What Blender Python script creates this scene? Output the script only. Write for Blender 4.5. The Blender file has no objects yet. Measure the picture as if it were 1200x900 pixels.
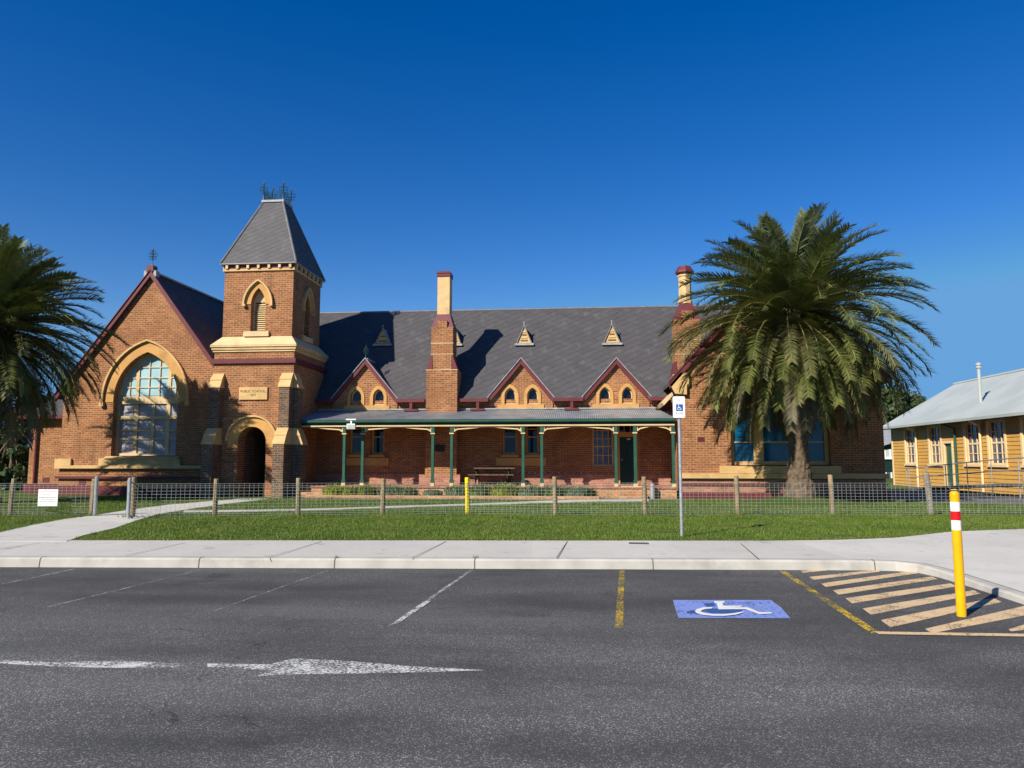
import bpy, bmesh, math, random
import numpy as np
from mathutils import Vector, Matrix, Euler
from mathutils.geometry import tessellate_polygon
random.seed(7)
R = math.radians
scn = bpy.context.scene
COL = scn.collection
# ------------------------------------------------------------------ camera
F, PITCH, YAW, CZ = 870.0, 5.83, 5.5, 1.6
cd = bpy.data.cameras.new('camera'); cam = bpy.data.objects.new('camera', cd); COL.objects.link(cam)
cam.location = (0, 0, CZ); cam.rotation_euler = (R(90 + PITCH), 0, R(YAW))
cd.sensor_width = 36; cd.lens = 36 * F / 1200; cd.clip_end = 3000; cd.clip_start = 0.1
scn.camera = cam
CR = Euler((R(90 + PITCH), 0, R(YAW))).to_matrix()
def ray(px, py): return CR @ Vector(((px - 600) / F, (450 - py) / F, -1))
def at(px, py, Y):
    d = ray(px, py); return Vector((0, 0, CZ)) + d * (Y / d.y)
def gr(px, py, z=0.0):
    d = ray(px, py); return Vector((0, 0, CZ)) + d * ((z - CZ) / d.z)
def onp(px, py, o, n):
    d = ray(px, py); c = Vector((0, 0, CZ)); return c + d * ((o - c).dot(n) / d.dot(n))
def X(px, py, Y): return at(px, py, Y).x
def Z(px, py, Y): return at(px, py, Y).z
GZ = 0.16
# ------------------------------------------------------------------ materials
MATS = {}
class NT:
    def __init__(s, name):
        m = bpy.data.materials.new(name); m.use_nodes = True; s.m = m; s.t = m.node_tree
        s.b = s.t.nodes['Principled BSDF']; s.out = s.t.nodes['Material Output']; MATS[name] = m
    def n(s, typ, **kw):
        nd = s.t.nodes.new(typ)
        for k, v in kw.items():
            if k.startswith('i_'):
                nd.inputs[k[2:].replace('_', ' ')].default_value = v
            else: setattr(nd, k, v)
        return nd
    def l(s, a, b): s.t.links.new(a, b)
    def math(s, op, a, b=None, c=None):
        nd = s.n('ShaderNodeMath', operation=op)
        for i, v in enumerate((a, b, c)):
            if v is None: continue
            if isinstance(v, (int, float)): nd.inputs[i].default_value = v
            else: s.l(v, nd.inputs[i])
        return nd.outputs[0]
    def ramp(s, fac, stops):
        nd = s.n('ShaderNodeValToRGB'); e = nd.color_ramp.elements
        while len(e) < len(stops): e.new(0.5)
        for el, (p, c) in zip(e, stops):
            el.position = p; el.color = (c, c, c, 1) if isinstance(c, (int, float)) else (*c, 1)
        s.l(fac, nd.inputs[0]); return nd.outputs[0]
    def mix(s, fac, a, b, mode='MIX'):
        nd = s.n('ShaderNodeMix', data_type='RGBA', blend_type=mode)
        for sock, v in ((nd.inputs[0], fac), (nd.inputs[6], a), (nd.inputs[7], b)):
            if isinstance(v, (int, float)): sock.default_value = v
            elif isinstance(v, tuple): sock.default_value = (*v, 1)
            else: s.l(v, sock)
        return nd.outputs[2]
    def noise(s, co, scale, detail=5, rough=.55):
        nd = s.n('ShaderNodeTexNoise'); nd.inputs['Scale'].default_value = scale
        nd.inputs['Detail'].default_value = detail; nd.inputs['Roughness'].default_value = rough
        s.l(co, nd.inputs['Vector']); return nd.outputs[0]
    def bump(s, h, dist, strength=1.0):
        nd = s.n('ShaderNodeBump'); nd.inputs['Distance'].default_value = dist; nd.inputs['Strength'].default_value = strength
        s.l(h, nd.inputs['Height']); s.l(nd.outputs[0], s.b.inputs['Normal'])
    def co(s): return s.n('ShaderNodeTexCoord').outputs['Object']
    def wallco(s):      # (x or y, z) by which way the wall faces
        c = s.co(); sep = s.n('ShaderNodeSeparateXYZ'); s.l(c, sep.inputs[0])
        g = s.n('ShaderNodeNewGeometry'); sn = s.n('ShaderNodeSeparateXYZ'); s.l(g.outputs['True Normal'], sn.inputs[0])
        f = s.math('GREATER_THAN', s.math('ABSOLUTE', sn.outputs[0]), s.math('ABSOLUTE', sn.outputs[1]))
        u = s.math('ADD', s.math('MULTIPLY', sep.outputs[0], s.math('SUBTRACT', 1.0, f)), s.math('MULTIPLY', sep.outputs[1], f))
        cb = s.n('ShaderNodeCombineXYZ'); s.l(u, cb.inputs[0]); s.l(sep.outputs[2], cb.inputs[1])
        return c, cb.outputs[0], u, sep.outputs[2]
def plain(name, c1, c2=None, scale=3, rough=.7, bump=0, bscale=60, metal=0, spec=.3, lo=.35, hi=.65, dirt=0):
    k = NT(name); co = k.co()
    c2 = c2 or tuple(v * .82 for v in c1)
    col = k.mix(k.ramp(k.noise(co, scale), [(lo, 0.), (hi, 1.)]), c1, c2)
    if dirt: col = k.mix(k.math('MULTIPLY', k.ramp(k.noise(co, 1.3, 8, .7), [(.52, 0.), (.7, 1.)]), dirt), col, (.05, .045, .04))
    k.l(col, k.b.inputs['Base Color']); k.b.inputs['Roughness'].default_value = rough
    k.b.inputs['Metallic'].default_value = metal; k.b.inputs['Specular IOR Level'].default_value = spec
    if bump: k.bump(k.noise(co, bscale, 4), bump)
    return k.m
def brick(name, ca, cb_, mort, stain=.6):
    k = NT(name); co, uv, u, z = k.wallco()
    t = k.n('ShaderNodeTexBrick'); k.l(uv, t.inputs['Vector'])
    t.inputs['Color1'].default_value = (*ca, 1); t.inputs['Color2'].default_value = (*cb_, 1); t.inputs['Mortar'].default_value = (*mort, 1)
    t.inputs['Scale'].default_value = 1; t.inputs['Brick Width'].default_value = .24; t.inputs['Row Height'].default_value = .086
    t.inputs['Mortar Size'].default_value = .0095; t.inputs['Mortar Smooth'].default_value = .2; t.inputs['Bias'].default_value = -.1
    col = k.mix(k.ramp(k.noise(co, 1.1, 6), [(.35, 0.), (.7, .5)]), t.outputs[0], tuple(v * .62 for v in ca))
    rowi = k.math('FLOOR', k.math('DIVIDE', z, .086)); coli = k.math('FLOOR', k.math('DIVIDE', k.math('ADD', u, k.math('MULTIPLY', k.math('MODULO', rowi, 2.0), .12)), .24))
    cbk = k.n('ShaderNodeCombineXYZ'); k.l(rowi, cbk.inputs[0]); k.l(coli, cbk.inputs[1]); wnb = k.n('ShaderNodeTexWhiteNoise'); k.l(cbk.outputs[0], wnb.inputs['Vector'])
    notm = k.math('SUBTRACT', 1.0, t.outputs['Fac'])
    col = k.mix(k.math('MULTIPLY', notm, k.ramp(wnb.outputs[0], [(.74, 0.), (.98, .55)])), col, tuple(v * .38 for v in ca))
    col = k.mix(k.math('MULTIPLY', notm, k.ramp(wnb.outputs[0], [(.02, .5), (.25, 0.)])), col, tuple(v * 1.5 for v in ca))
    mp = k.n('ShaderNodeMapping'); mp.inputs['Scale'].default_value = (1.6, 1.6, .35); k.l(co, mp.inputs[0])
    st = k.ramp(k.noise(mp.outputs[0], .9, 8, .72), [(.53, 0.), (.68, 1.)])
    col = k.mix(k.math('MULTIPLY', st, stain), col, (.045, .035, .028))
    k.l(col, k.b.inputs['Base Color']); k.b.inputs['Roughness'].default_value = .9; k.b.inputs['Specular IOR Level'].default_value = .15
    k.bump(t.outputs['Fac'], -.006)
    return k.m
brick('brick', (.325, .130, .057), (.235, .088, .04), (.50, .33, .18), .4)
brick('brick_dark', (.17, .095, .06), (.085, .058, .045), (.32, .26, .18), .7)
brick('brick_orange', (.50, .25, .11), (.38, .16, .07), (.5, .38, .24), .2)
brick('brick_red', (.40, .19, .12), (.30, .12, .08), (.46, .3, .22), .3)
def slate(name, base, dx=.5, dz=.27):
    k = NT(name); co, uv, u, z = k.wallco()
    def lines(sg, w):
        v = k.math('FRACT', k.math('DIVIDE', k.math('ADD', z, k.math('MULTIPLY', u, sg * dx)), dz))
        return k.math('LESS_THAN', v, w)
    a = lines(-1, .09); b = lines(1, .06)  # slate joints; right-rising set painted stronger to stand for their shading
    col = k.mix(k.noise(co, 1.5, 6), tuple(v * .8 for v in base), tuple(v * 1.2 for v in base))
    i1 = k.math('FLOOR', k.math('DIVIDE', k.math('SUBTRACT', z, k.math('MULTIPLY', u, dx)), dz))
    i2 = k.math('FLOOR', k.math('DIVIDE', k.math('ADD', z, k.math('MULTIPLY', u, dx)), dz))
    cb = k.n('ShaderNodeCombineXYZ'); k.l(i1, cb.inputs[0]); k.l(i2, cb.inputs[1])
    wn = k.n('ShaderNodeTexWhiteNoise'); k.l(cb.outputs[0], wn.inputs['Vector'])
    col = k.mix(k.math('MULTIPLY', wn.outputs[0], .3), col, tuple(v * .55 for v in base))
    mp = k.n('ShaderNodeMapping'); mp.inputs['Scale'].default_value = (2.2, 2.2, .3); k.l(co, mp.inputs[0])
    col = k.mix(k.ramp(k.noise(mp.outputs[0], 1.5, 6), [(.55, 0.), (.8, .3)]), col, (.2, .19, .18))
    col = k.mix(k.math('MULTIPLY', a, k.ramp(k.noise(co, 3.0, 4), [(.4, .08), (.65, .48)])), col, (.012, .012, .013)); col = k.mix(k.math('MULTIPLY', b, k.ramp(k.noise(co, 4.0, 4), [(.4, .05), (.62, .4)])), col, (.015, .015, .016))
    k.l(col, k.b.inputs['Base Color']); k.b.inputs['Roughness'].default_value = .75; k.b.inputs['Specular IOR Level'].default_value = .2
    k.bump(k.math('SUBTRACT', 1.0, a), .006)
slate('slate', (.073, .069, .075)); slate('slate_tower', (.105, .10, .105), .5, .22)
plain('lead_dark', (.17, .17, .18), (.12, .12, .13), 5, .55)
plain('cream', (.60, .39, .17), (.52, .33, .135), 2, .65, dirt=.35)
plain('cream_pale', (.64, .47, .26), (.57, .41, .21), 2, .6, dirt=.25)
plain('brick_pale', (.66, .45, .22), (.58, .385, .18), 6, .75, .004, 12, dirt=.3)
plain('ochre', (.56, .30, .09), (.47, .25, .075), 2, .7, dirt=.3)
plain('maroon', (.14, .028, .032), (.105, .024, .028), 3, .5, dirt=.2)
plain('green_paint', (.022, .095, .065), (.018, .075, .05), 4, .45)
plain('green_dark', (.008, .03, .022), None, 4, .4)
plain('lead', (.36, .36, .37), (.25, .25, .26), 5, .5, dirt=.3)
plain('white_paint', (.78, .77, .74), (.7, .69, .66), 4, .5)
plain('iron_green', (.02, .085, .085), (.04, .06, .05), 9, .5)
plain('black_gap', (.006, .006, .006), None, 3, .9)
k = NT('concrete'); co = k.co(); wv = k.n('ShaderNodeMapping'); wv.inputs['Rotation'].default_value = (0, 0, R(-4)); k.l(co, wv.inputs[0])
sep = k.n('ShaderNodeSeparateXYZ'); k.l(wv.outputs[0], sep.inputs[0]); wn_ = k.n('ShaderNodeTexWhiteNoise', noise_dimensions='1D'); k.l(k.math('FLOOR', k.math('DIVIDE', sep.outputs[0], 2.35)), wn_.inputs['W'])
col = k.mix(wn_.outputs[0], (.475, .455, .415), (.545, .525, .48))
col = k.mix(k.ramp(k.noise(co, .9, 7, .65), [(.42, 0.), (.72, .45)]), col, (.36, .34, .315))
col = k.mix(k.ramp(k.noise(co, 5.5, 6, .7), [(.57, 0.), (.72, .5)]), col, (.30, .285, .265))
col = k.mix(k.ramp(k.noise(co, 2.3, 3, .5), [(.66, 0.), (.70, .45)]), col, (.22, .21, .2))
col = k.mix(k.ramp(k.noise(co, 160, 2), [(.4, .16), (.6, 0.)]), col, (.2, .19, .18))
k.l(col, k.b.inputs['Base Color']); k.b.inputs['Roughness'].default_value = .88; k.b.inputs['Specular IOR Level'].default_value = .2; k.bump(k.noise(co, 90, 4), .002)
plain('concrete_kerb', (.47, .445, .40), (.38, .355, .315), 2.4, .85, .002, 90, dirt=.3)
plain('joint', (.1, .095, .09), None, 3, .9)
plain('weathered_wood', (.37, .27, .15), (.22, .16, .09), 14, .85, .006, 40, dirt=.3)
plain('grey_wood', (.30, .27, .22), (.2, .175, .14), 14, .85, .006, 40, dirt=.3)
plain('yellow_paint', (.80, .62, .01), (.7, .52, .01), 5, .5)
plain('galv', (.5, .51, .52), (.36, .37, .39), 12, .42, metal=.6, spec=.5)
plain('wire', (.37, .39, .36), (.27, .29, .26), 12, .5, metal=.15)
plain('bollard_yellow', (.80, .40, .003), (.72, .36, .004), 6, .35)
plain('reflect_white', (.82, .82, .82), None, 6, .4)
plain('reflect_red', (.62, .008, .012), None, 6, .4)
plain('sign_blue', (.02, .085, .32), None, 6, .4)
plain('sign_grey', (.42, .48, .44), None, 6, .5)
plain('text_grey', (.30, .30, .30), None, 6, .6)
plain('text_dark', (.20, .12, .05), None, 6, .7)
plain('mustard', (.58, .325, .075), (.51, .28, .06), 1.5, .6, dirt=.12)
plain('mustard_pale', (.76, .57, .34), (.69, .51, .29), 2, .6, dirt=.1)
plain('roof_grey', (.40, .43, .41), (.34, .37, .35), .6, .5, spec=.4)
plain('zinc', (.33, .35, .37), (.23, .25, .27), 1.6, .45, metal=.35, dirt=.25)
plain('bark', (.16, .115, .075), (.08, .055, .035), 8, .95, .02, 14)
plain('soil', (.11, .075, .05), (.2, .15, .1), 9, .95, .02, 30)
plain('blind', (.36, .35, .37), (.28, .27, .30), 3, .5, spec=.5)
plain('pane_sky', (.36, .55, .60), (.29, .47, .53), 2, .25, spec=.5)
plain('curtain_glass', (.10, .10, .14), (.03, .03, .05), 5, .12, spec=.6)
plain('blue_glass', (.004, .10, .22), (.003, .06, .14), 1.5, .12, spec=.6)
plain('rubber_dark', (.02, .02, .022), None, 5, .6)
plain('path_grey', (.13, .125, .125), (.09, .088, .09), 1.2, .9, .003, 80)
k = NT('glass'); k.b.inputs['Base Color'].default_value = (.008, .01, .014, 1); k.b.inputs['Roughness'].default_value = .06; k.b.inputs['Specular IOR Level'].default_value = .5
# asphalt
k = NT('asphalt'); co = k.co()
sp = k.noise(co, 105, 5, .8); vo = k.n('ShaderNodeTexVoronoi'); vo.inputs['Scale'].default_value = 135; k.l(co, vo.inputs['Vector'])
grain = k.mix(k.ramp(sp, [(.42, 0.), (.62, 1.)]), (.028, .0275, .027), (.205, .202, .194))
wn = k.n('ShaderNodeSeparateColor'); k.l(vo.outputs['Color'], wn.inputs[0])
grain = k.mix(k.ramp(wn.outputs[0], [(.82, 0.), (.97, .85)]), grain, (.48, .47, .45))
mp = k.n('ShaderNodeMapping'); mp.inputs['Scale'].default_value = (.45, .9, 1); k.l(co, mp.inputs[0])
pat = k.noise(mp.outputs[0], .55, 5, .6)
grain = k.mix(k.ramp(pat, [(.38, .62), (.56, 0.)]), grain, (.030, .030, .030))
pos = k.n('ShaderNodeSeparateXYZ'); k.l(co, pos.inputs[0])
dep = k.math('ADD', pos.outputs[1], k.math('MULTIPLY', pos.outputs[0], .0))
wear = k.ramp(k.math('ADD', k.math('DIVIDE', dep, 12.0), k.math('MULTIPLY', k.math('SUBTRACT', pat, .5), .35)), [(.52, 0.), (.66, .42)])
grain = k.mix(wear, grain, (.032, .032, .032))     # oil and tyre-dark bays beside the paler driving lane
crk = k.n('ShaderNodeTexVoronoi', feature='DISTANCE_TO_EDGE'); crk.inputs['Scale'].default_value = .33
wob = k.n('ShaderNodeVectorMath', operation='ADD'); nz3 = k.n('ShaderNodeTexNoise'); nz3.inputs['Scale'].default_value = 1.6; nz3.inputs['Detail'].default_value = 6; k.l(co, nz3.inputs['Vector']); k.l(co, wob.inputs[0]); k.l(nz3.outputs['Color'], wob.inputs[1]); k.l(wob.outputs[0], crk.inputs['Vector'])
cr_ = k.math('MULTIPLY', k.math('LESS_THAN', crk.outputs['Distance'], .0022), k.ramp(k.noise(co, .5, 3), [(.52, 0.), (.58, .7)]))
grain = k.mix(cr_, grain, (.012, .012, .012))
mp2 = k.n('ShaderNodeMapping'); mp2.inputs['Scale'].default_value = (.12, 1.1, 1); k.l(co, mp2.inputs[0])
trk = k.noise(mp2.outputs[0], 1.0, 5, .6)
grain = k.mix(k.ramp(trk, [(.5, 0.), (.68, .4)]), grain, (.045, .045, .045)); grain = k.mix(k.ramp(trk, [(.3, .3), (.45, 0.)]), grain, (.15, .148, .145))
oil = k.ramp(k.noise(co, .85, 4, .5), [(.62, 0.), (.74, .5)])
grain = k.mix(oil, grain, (.018, .018, .018))
k.l(grain, k.b.inputs['Base Color']); k.b.inputs['Roughness'].default_value = .85; k.b.inputs['Specular IOR Level'].default_value = .25
k.bump(sp, .006)
def paint(name, c, lo, hi, c2=None, sc=45):
    k = NT(name); co = k.co()
    n1 = k.noise(co, sc, 4, .7); n2 = k.noise(co, 3.5, 4)
    a = k.ramp(k.math('ADD', k.math('MULTIPLY', n1, .65), k.math('MULTIPLY', n2, .35)), [(lo, 0.), (hi, 1.)])
    k.l(k.mix(k.noise(co, 6), c, c2 or tuple(v * .8 for v in c)), k.b.inputs['Base Color']); k.b.inputs['Roughness'].default_value = .7
    tr = k.n('ShaderNodeBsdfTransparent'); mx = k.n('ShaderNodeMixShader')
    k.l(a, mx.inputs[0]); k.l(tr.outputs[0], mx.inputs[1]); k.l(k.b.outputs[0], mx.inputs[2]); k.l(mx.outputs[0], k.out.inputs['Surface'])
paint('road_white', (.60, .60, .58), .465, .53); paint('road_white_worn', (.5, .5, .49), .46, .58); paint('road_white_faint', (.36, .36, .36), .47, .60)
paint('road_yellow', (.60, .40, .03), .475, .55); paint('road_peach', (.60, .39, .19), .405, .47, (.56, .44, .28)); paint('road_blue', (.13, .20, .52), .405, .45, (.22, .28, .58), 30)
paint('road_blue_dark', (.03, .08, .27), .36, .44); paint('road_symbol', (.72, .72, .70), .34, .40)
# grass
def grassmat(name, a, b, c):
    k = NT(name); co = k.co()
    col = k.mix(k.ramp(k.noise(co, 1.1, 5), [(.35, 0.), (.65, 1.)]), a, b)
    col = k.mix(k.ramp(k.noise(co, 24, 4, .7), [(.4, 0.), (.75, .8)]), col, c)
    k.l(col, k.b.inputs['Base Color']); k.b.inputs['Roughness'].default_value = .9; k.b.inputs['Specular IOR Level'].default_value = .1
    k.bump(k.noise(co, 60, 3), .02)
grassmat('lawn', (.05, .095, .013), (.10, .125, .025), (.03, .055, .01))
def leafmat(name, a, b, scale=4, trans=.25):
    k = NT(name); co = k.co()
    col = k.mix(k.ramp(k.noise(co, scale, 4), [(.3, 0.), (.7, 1.)]), a, b)
    k.l(col, k.b.inputs['Base Color']); k.b.inputs['Roughness'].default_value = .5; k.b.inputs['Specular IOR Level'].default_value = .35
    tr = k.n('ShaderNodeBsdfTranslucent'); k.l(k.mix(.3, col, (.25, .28, .03)), tr.inputs[0])
    mx = k.n('ShaderNodeMixShader'); mx.inputs[0].default_value = trans
    k.l(k.b.outputs[0], mx.inputs[1]); k.l(tr.outputs[0], mx.inputs[2]); k.l(mx.outputs[0], k.out.inputs['Surface'])
leafmat('grass_blade', (.07, .14, .010), (.155, .215, .026), .7); leafmat('grass_blade_dry', (.24, .22, .09), (.16, .17, .05), 2)
leafmat('frond_green', (.075, .105, .026), (.125, .15, .042), 1.2, .06); leafmat('frond_young', (.11, .14, .06), (.14, .17, .075), 1.2, .12)
leafmat('frond_olive', (.16, .17, .042), (.085, .105, .028), 1.6, .05); leafmat('frond_dry', (.17, .145, .09), (.10, .085, .055), 1.5, .06)
leafmat('frond_grey', (.10, .11, .032), (.17, .155, .065), 2.2, .06)
plain('rachis', (.24, .22, .07), (.16, .14, .05), 3, .6)
leafmat('tree_leaf', (.022, .042, .012), (.05, .075, .02), .8); leafmat('hill_leaf', (.03, .05, .016), (.06, .085, .024), .3)
leafmat('bush_yellow', (.42, .42, .04), (.26, .32, .03), 6); leafmat('bush_green', (.10, .16, .03), (.18, .25, .06), 6); leafmat('bush_grey', (.26, .33, .2), (.18, .24, .14), 6); leafmat('bush_variegated', (.30, .36, .2), (.08, .14, .04), 10)
# ------------------------------------------------------------------ mesh builder
FRONT = lambda u, z, d: (u, d, z)
class MB:
    def __init__(s): s.v = []; s.f = []; s.mi = []; s.mats = []
    def m(s, name):
        if name not in s.mats: s.mats.append(name)
        return s.mats.index(name)
    def face(s, pts, mat):
        i = len(s.v); s.v.extend(tuple(p) for p in pts); s.f.append(tuple(range(i, i + len(pts)))); s.mi.append(s.m(mat)); return s
    def add(s, vs, fs, mat):
        i = len(s.v); s.v.extend(tuple(p) for p in vs); k = s.m(mat)
        for f in fs: s.f.append(tuple(j + i for j in f)); s.mi.append(k)
        return s
    def box(s, x0, x1, y0, y1, z0, z1, mat, fn=None):
        vs = [(x, y, z) for z in (z0, z1) for y in (y0, y1) for x in (x0, x1)]
        if fn: vs = [fn(*p) for p in vs]
        return s.add(vs, [(0, 1, 3, 2), (4, 6, 7, 5), (0, 4, 5, 1), (1, 5, 7, 3), (3, 7, 6, 2), (2, 6, 4, 0)], mat)
    def hull(s, a, b, mat):       # two rings of equal count
        n = len(a); return s.add(list(a) + list(b), [tuple(range(n))[::-1], tuple(range(n, 2 * n))] + [(i, (i + 1) % n, n + (i + 1) % n, n + i) for i in range(n)], mat)
    def ext(s, loops, d0, d1, mat, fn=FRONT, side=None):
        tris = tessellate_polygon([[Vector((p[0], p[1], 0)) for p in lp] for lp in loops])
        flat = [p for lp in loops for p in lp]; n = len(flat)
        vs = [fn(p[0], p[1], d0) for p in flat] + [fn(p[0], p[1], d1) for p in flat]
        s.add(vs, [tuple(t) for t in tris] + [tuple(i + n for i in t)[::-1] for t in tris], mat)
        o = 0
        for lp in loops:
            m = len(lp); ring = [flat[o + i] for i in range(m)]
            s.add([fn(p[0], p[1], d0) for p in ring] + [fn(p[0], p[1], d1) for p in ring], [(i, m + i, m + (i + 1) % m, (i + 1) % m) for i in range(m)], side or mat)
            o += m
        return s
    def tube(s, pts, r, mat, n=8):
        pts = [Vector(p) for p in pts]; rs = r if isinstance(r, (list, tuple)) else [r] * len(pts)
        rings = []
        for i, p in enumerate(pts):
            t = (pts[min(i + 1, len(pts) - 1)] - pts[max(i - 1, 0)]).normalized()
            a = t.cross(Vector((0, 0, 1)) if abs(t.z) < .9 else Vector((1, 0, 0))).normalized(); b = t.cross(a)
            rings.append([p + (a * math.cos(2 * math.pi * k / n) + b * math.sin(2 * math.pi * k / n)) * rs[i] for k in range(n)])
        vs = [q for rg in rings for q in rg]; fs = []
        for i in range(len(pts) - 1):
            for k in range(n):
                k2 = (k + 1) % n; fs.append((i * n + k, i * n + k2, (i + 1) * n + k2, (i + 1) * n + k))
        fs.append(tuple(range(n))[::-1]); fs.append(tuple(range((len(pts) - 1) * n, len(pts) * n)))
        return s.add(vs, fs, mat)
    def lathe(s, prof, cx, cy, mat, n=16, z0=0):
        vs = [(cx + r * math.cos(2 * math.pi * k / n), cy + r * math.sin(2 * math.pi * k / n), z0 + z) for r, z in prof for k in range(n)]; fs = []
        for i in range(len(prof) - 1):
            for k in range(n):
                k2 = (k + 1) % n; fs.append((i * n + k, i * n + k2, (i + 1) * n + k2, (i + 1) * n + k))
        fs.append(tuple(range(n))[::-1]); fs.append(tuple(range((len(prof) - 1) * n, len(prof) * n)))
        return s.add(vs, fs, mat)
    def build(s, name, parent=None, recalc=True, smooth=False):
        me = bpy.data.meshes.new(name); me.from_pydata(s.v, [], s.f)
        for mn in s.mats: me.materials.append(MATS[mn])
        me.polygons.foreach_set('material_index', s.mi)
        if recalc:
            bm = bmesh.new(); bm.from_mesh(me); bmesh.ops.remove_doubles(bm, verts=bm.verts, dist=.0004); bmesh.ops.recalc_face_normals(bm, faces=bm.faces); bm.to_mesh(me); bm.free()
        if smooth: me.polygons.foreach_set('use_smooth', [True] * len(me.polygons))
        me.update()
        o = bpy.data.objects.new(name, me); COL.objects.link(o)
        if parent is not None:
            o.parent = parent
            if parent.type == 'EMPTY': o.location = -parent.location
        return o
def empty(name, loc, label, cat, group=None):
    o = bpy.data.objects.new(name, None); COL.objects.link(o); o.location = loc; o['label'] = label; o['category'] = cat
    if group: o['group'] = group
    return o
def tag(o, label=None, cat=None, group=None, kind=None):
    for k_, v_ in (('label', label), ('category', cat), ('group', group), ('kind', kind)):
        if v_: o[k_] = v_
    return o
# arches ------------------------------------------------------------
def arch(xl, xr, zs, za, n=12):           # points from (xl,zs) over apex to (xr,zs)
    xm = (xl + xr) / 2; a = xm - xl; h = za - zs
    if h < 1e-4: return [(xl, zs), (xr, zs)]
    r = (a * a + h * h) / (2 * a); th = math.asin(min(1, h / r))
    if a > r + 1e-6: th = math.pi - th
    left = [(xl + r - r * math.cos(th * i / n), zs + r * math.sin(th * i / n)) for i in range(n + 1)]
    right = [(xl + xr - x, z) for x, z in left[:-1]][::-1]
    return left + right
def opening(xl, xr, zb, zs, za, n=12): return [(xl, zb)] + arch(xl, xr, zs, za, n) + [(xr, zb)]
def ringpoly(xl, xr, zb, zs, za, t, ta=None, n=12):   # surround of thickness t round an opening, legs down to zb
    o = arch(xl - t, xr + t, zs, za + (ta or t), n); i = arch(xl, xr, zs, za, n)
    if abs(zb - zs) > 1e-4: o = [(xl - t, zb)] + o + [(xr + t, zb)]; i = [(xl, zb)] + i + [(xr, zb)]
    return o + i[::-1]
def halfw(xl, xr, zs, za, z):             # left x of opening at height z
    if z <= zs or za - zs < 1e-4: return xl
    a = (xr - xl) / 2; h = za - zs; r = (a * a + h * h) / (2 * a); q = r * r - (z - zs) ** 2
    return xl + r - math.sqrt(max(q, 0))
def topz(xl, xr, zs, za, x):
    if za - zs < 1e-4: return zs
    a = (xr - xl) / 2; h = za - zs; r = (a * a + h * h) / (2 * a); xx = min(x - xl, xr - x)
    return zs + math.sqrt(max(r * r - (r - xx) ** 2, 0))
def window(xl, xr, zb, zs, za, y, ft, vb, hb, bt, fm, gm, fn=FRONT, dep=.09):
    mb = MB()
    fr = opening(xl, xr, zb, zs, za); mid = (xl + xr) / 2
    inner = opening(xl + ft, xr - ft, zb + ft, zs if za > zs else zs - ft, za - ft)
    mb.ext([fr, inner], y, y + dep, fm, fn)
    mb.ext([opening(xl + ft * .5, xr - ft * .5, zb + ft * .5, zs if za > zs else zs - ft * .5, za - ft * .5)], y + dep * .55, y + dep * .75, gm, fn)
    for b in vb:
        x, z0, z1, w = (b + (None,) * 4)[:4] if isinstance(b, tuple) else (b, None, None, None); w = w or bt
        z0 = zb + ft if z0 is None else z0; z1 = topz(xl, xr, zs, za, x) - ft * .8 if z1 is None else z1
        mb.ext([[(x - w / 2, z0), (x - w / 2, z1), (x + w / 2, z1), (x + w / 2, z0)]], y + .012, y + dep - .02, fm, fn)
    for b in hb:
        z, w = b if isinstance(b, tuple) else (b, bt)
        x0 = halfw(xl, xr, zs, za, z) + ft * .8; x1 = xl + xr - x0
        mb.ext([[(x0, z - w / 2), (x0, z + w / 2), (x1, z + w / 2), (x1, z - w / 2)]], y + .016 - (.03 if w > .1 else 0), y + dep - .024, fm, fn)
    return mb
def rect(x0, x1, z0, z1): return [(x0, z0), (x0, z1), (x1, z1), (x1, z0)]
# ------------------------------------------------------------------ ground, road, footpath
gm = MB()
kerb_px = [(0, 664.5), (300, 665.5), (600, 666.6), (912, 667.8), (1010, 668.4), (1050, 669.2), (1075, 671), (1100, 676.5), (1138, 688), (1200, 708.5), (1260, 731)]
kerb = [gr(a, b, 0) for a, b in kerb_px]
kerb = [kerb[0] + (kerb[0] - kerb[1]).normalized() * 70] + kerb
e = (kerb[-1] - kerb[-2]).normalized(); kerb += [kerb[-1] + e * 2 + Vector((.6, 0, 0)), kerb[-1] + Vector((9, -3, 0)), kerb[-1] + Vector((70, -12, 0))]
kh = [.138] * 6 + [.13, .12, .10, .085, .075, .075, .075, .08, .12, .12]
kh = (kh + [.12] * 9)[:len(kerb)]
back_px = [(0, 633), (300, 633), (600, 633.2), (900, 633.4), (980, 632.4), (1018, 631.2), (1053, 629.6), (1085, 626), (1116, 622.6), (1200, 619.5), (1280, 617.5)]
bk = [gr(a, b, .16) for a, b in back_px]
bk = [bk[0] + (bk[0] - bk[1]).normalized() * 70] + bk
bk += [bk[-1] + Vector((4, .3, 0)), bk[-1] + Vector((14, 1, 0)), bk[-1] + Vector((80, 4, 0))]
mb = MB()
rd = [(p.x, p.y, 0) for p in kerb]
for i in range(len(rd) - 1): mb.face([rd[i], rd[i + 1], (rd[i + 1][0], -40, 0), (rd[i][0], -40, 0)], 'asphalt')
tag(mb.build('road', recalc=False), kind='structure')
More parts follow.
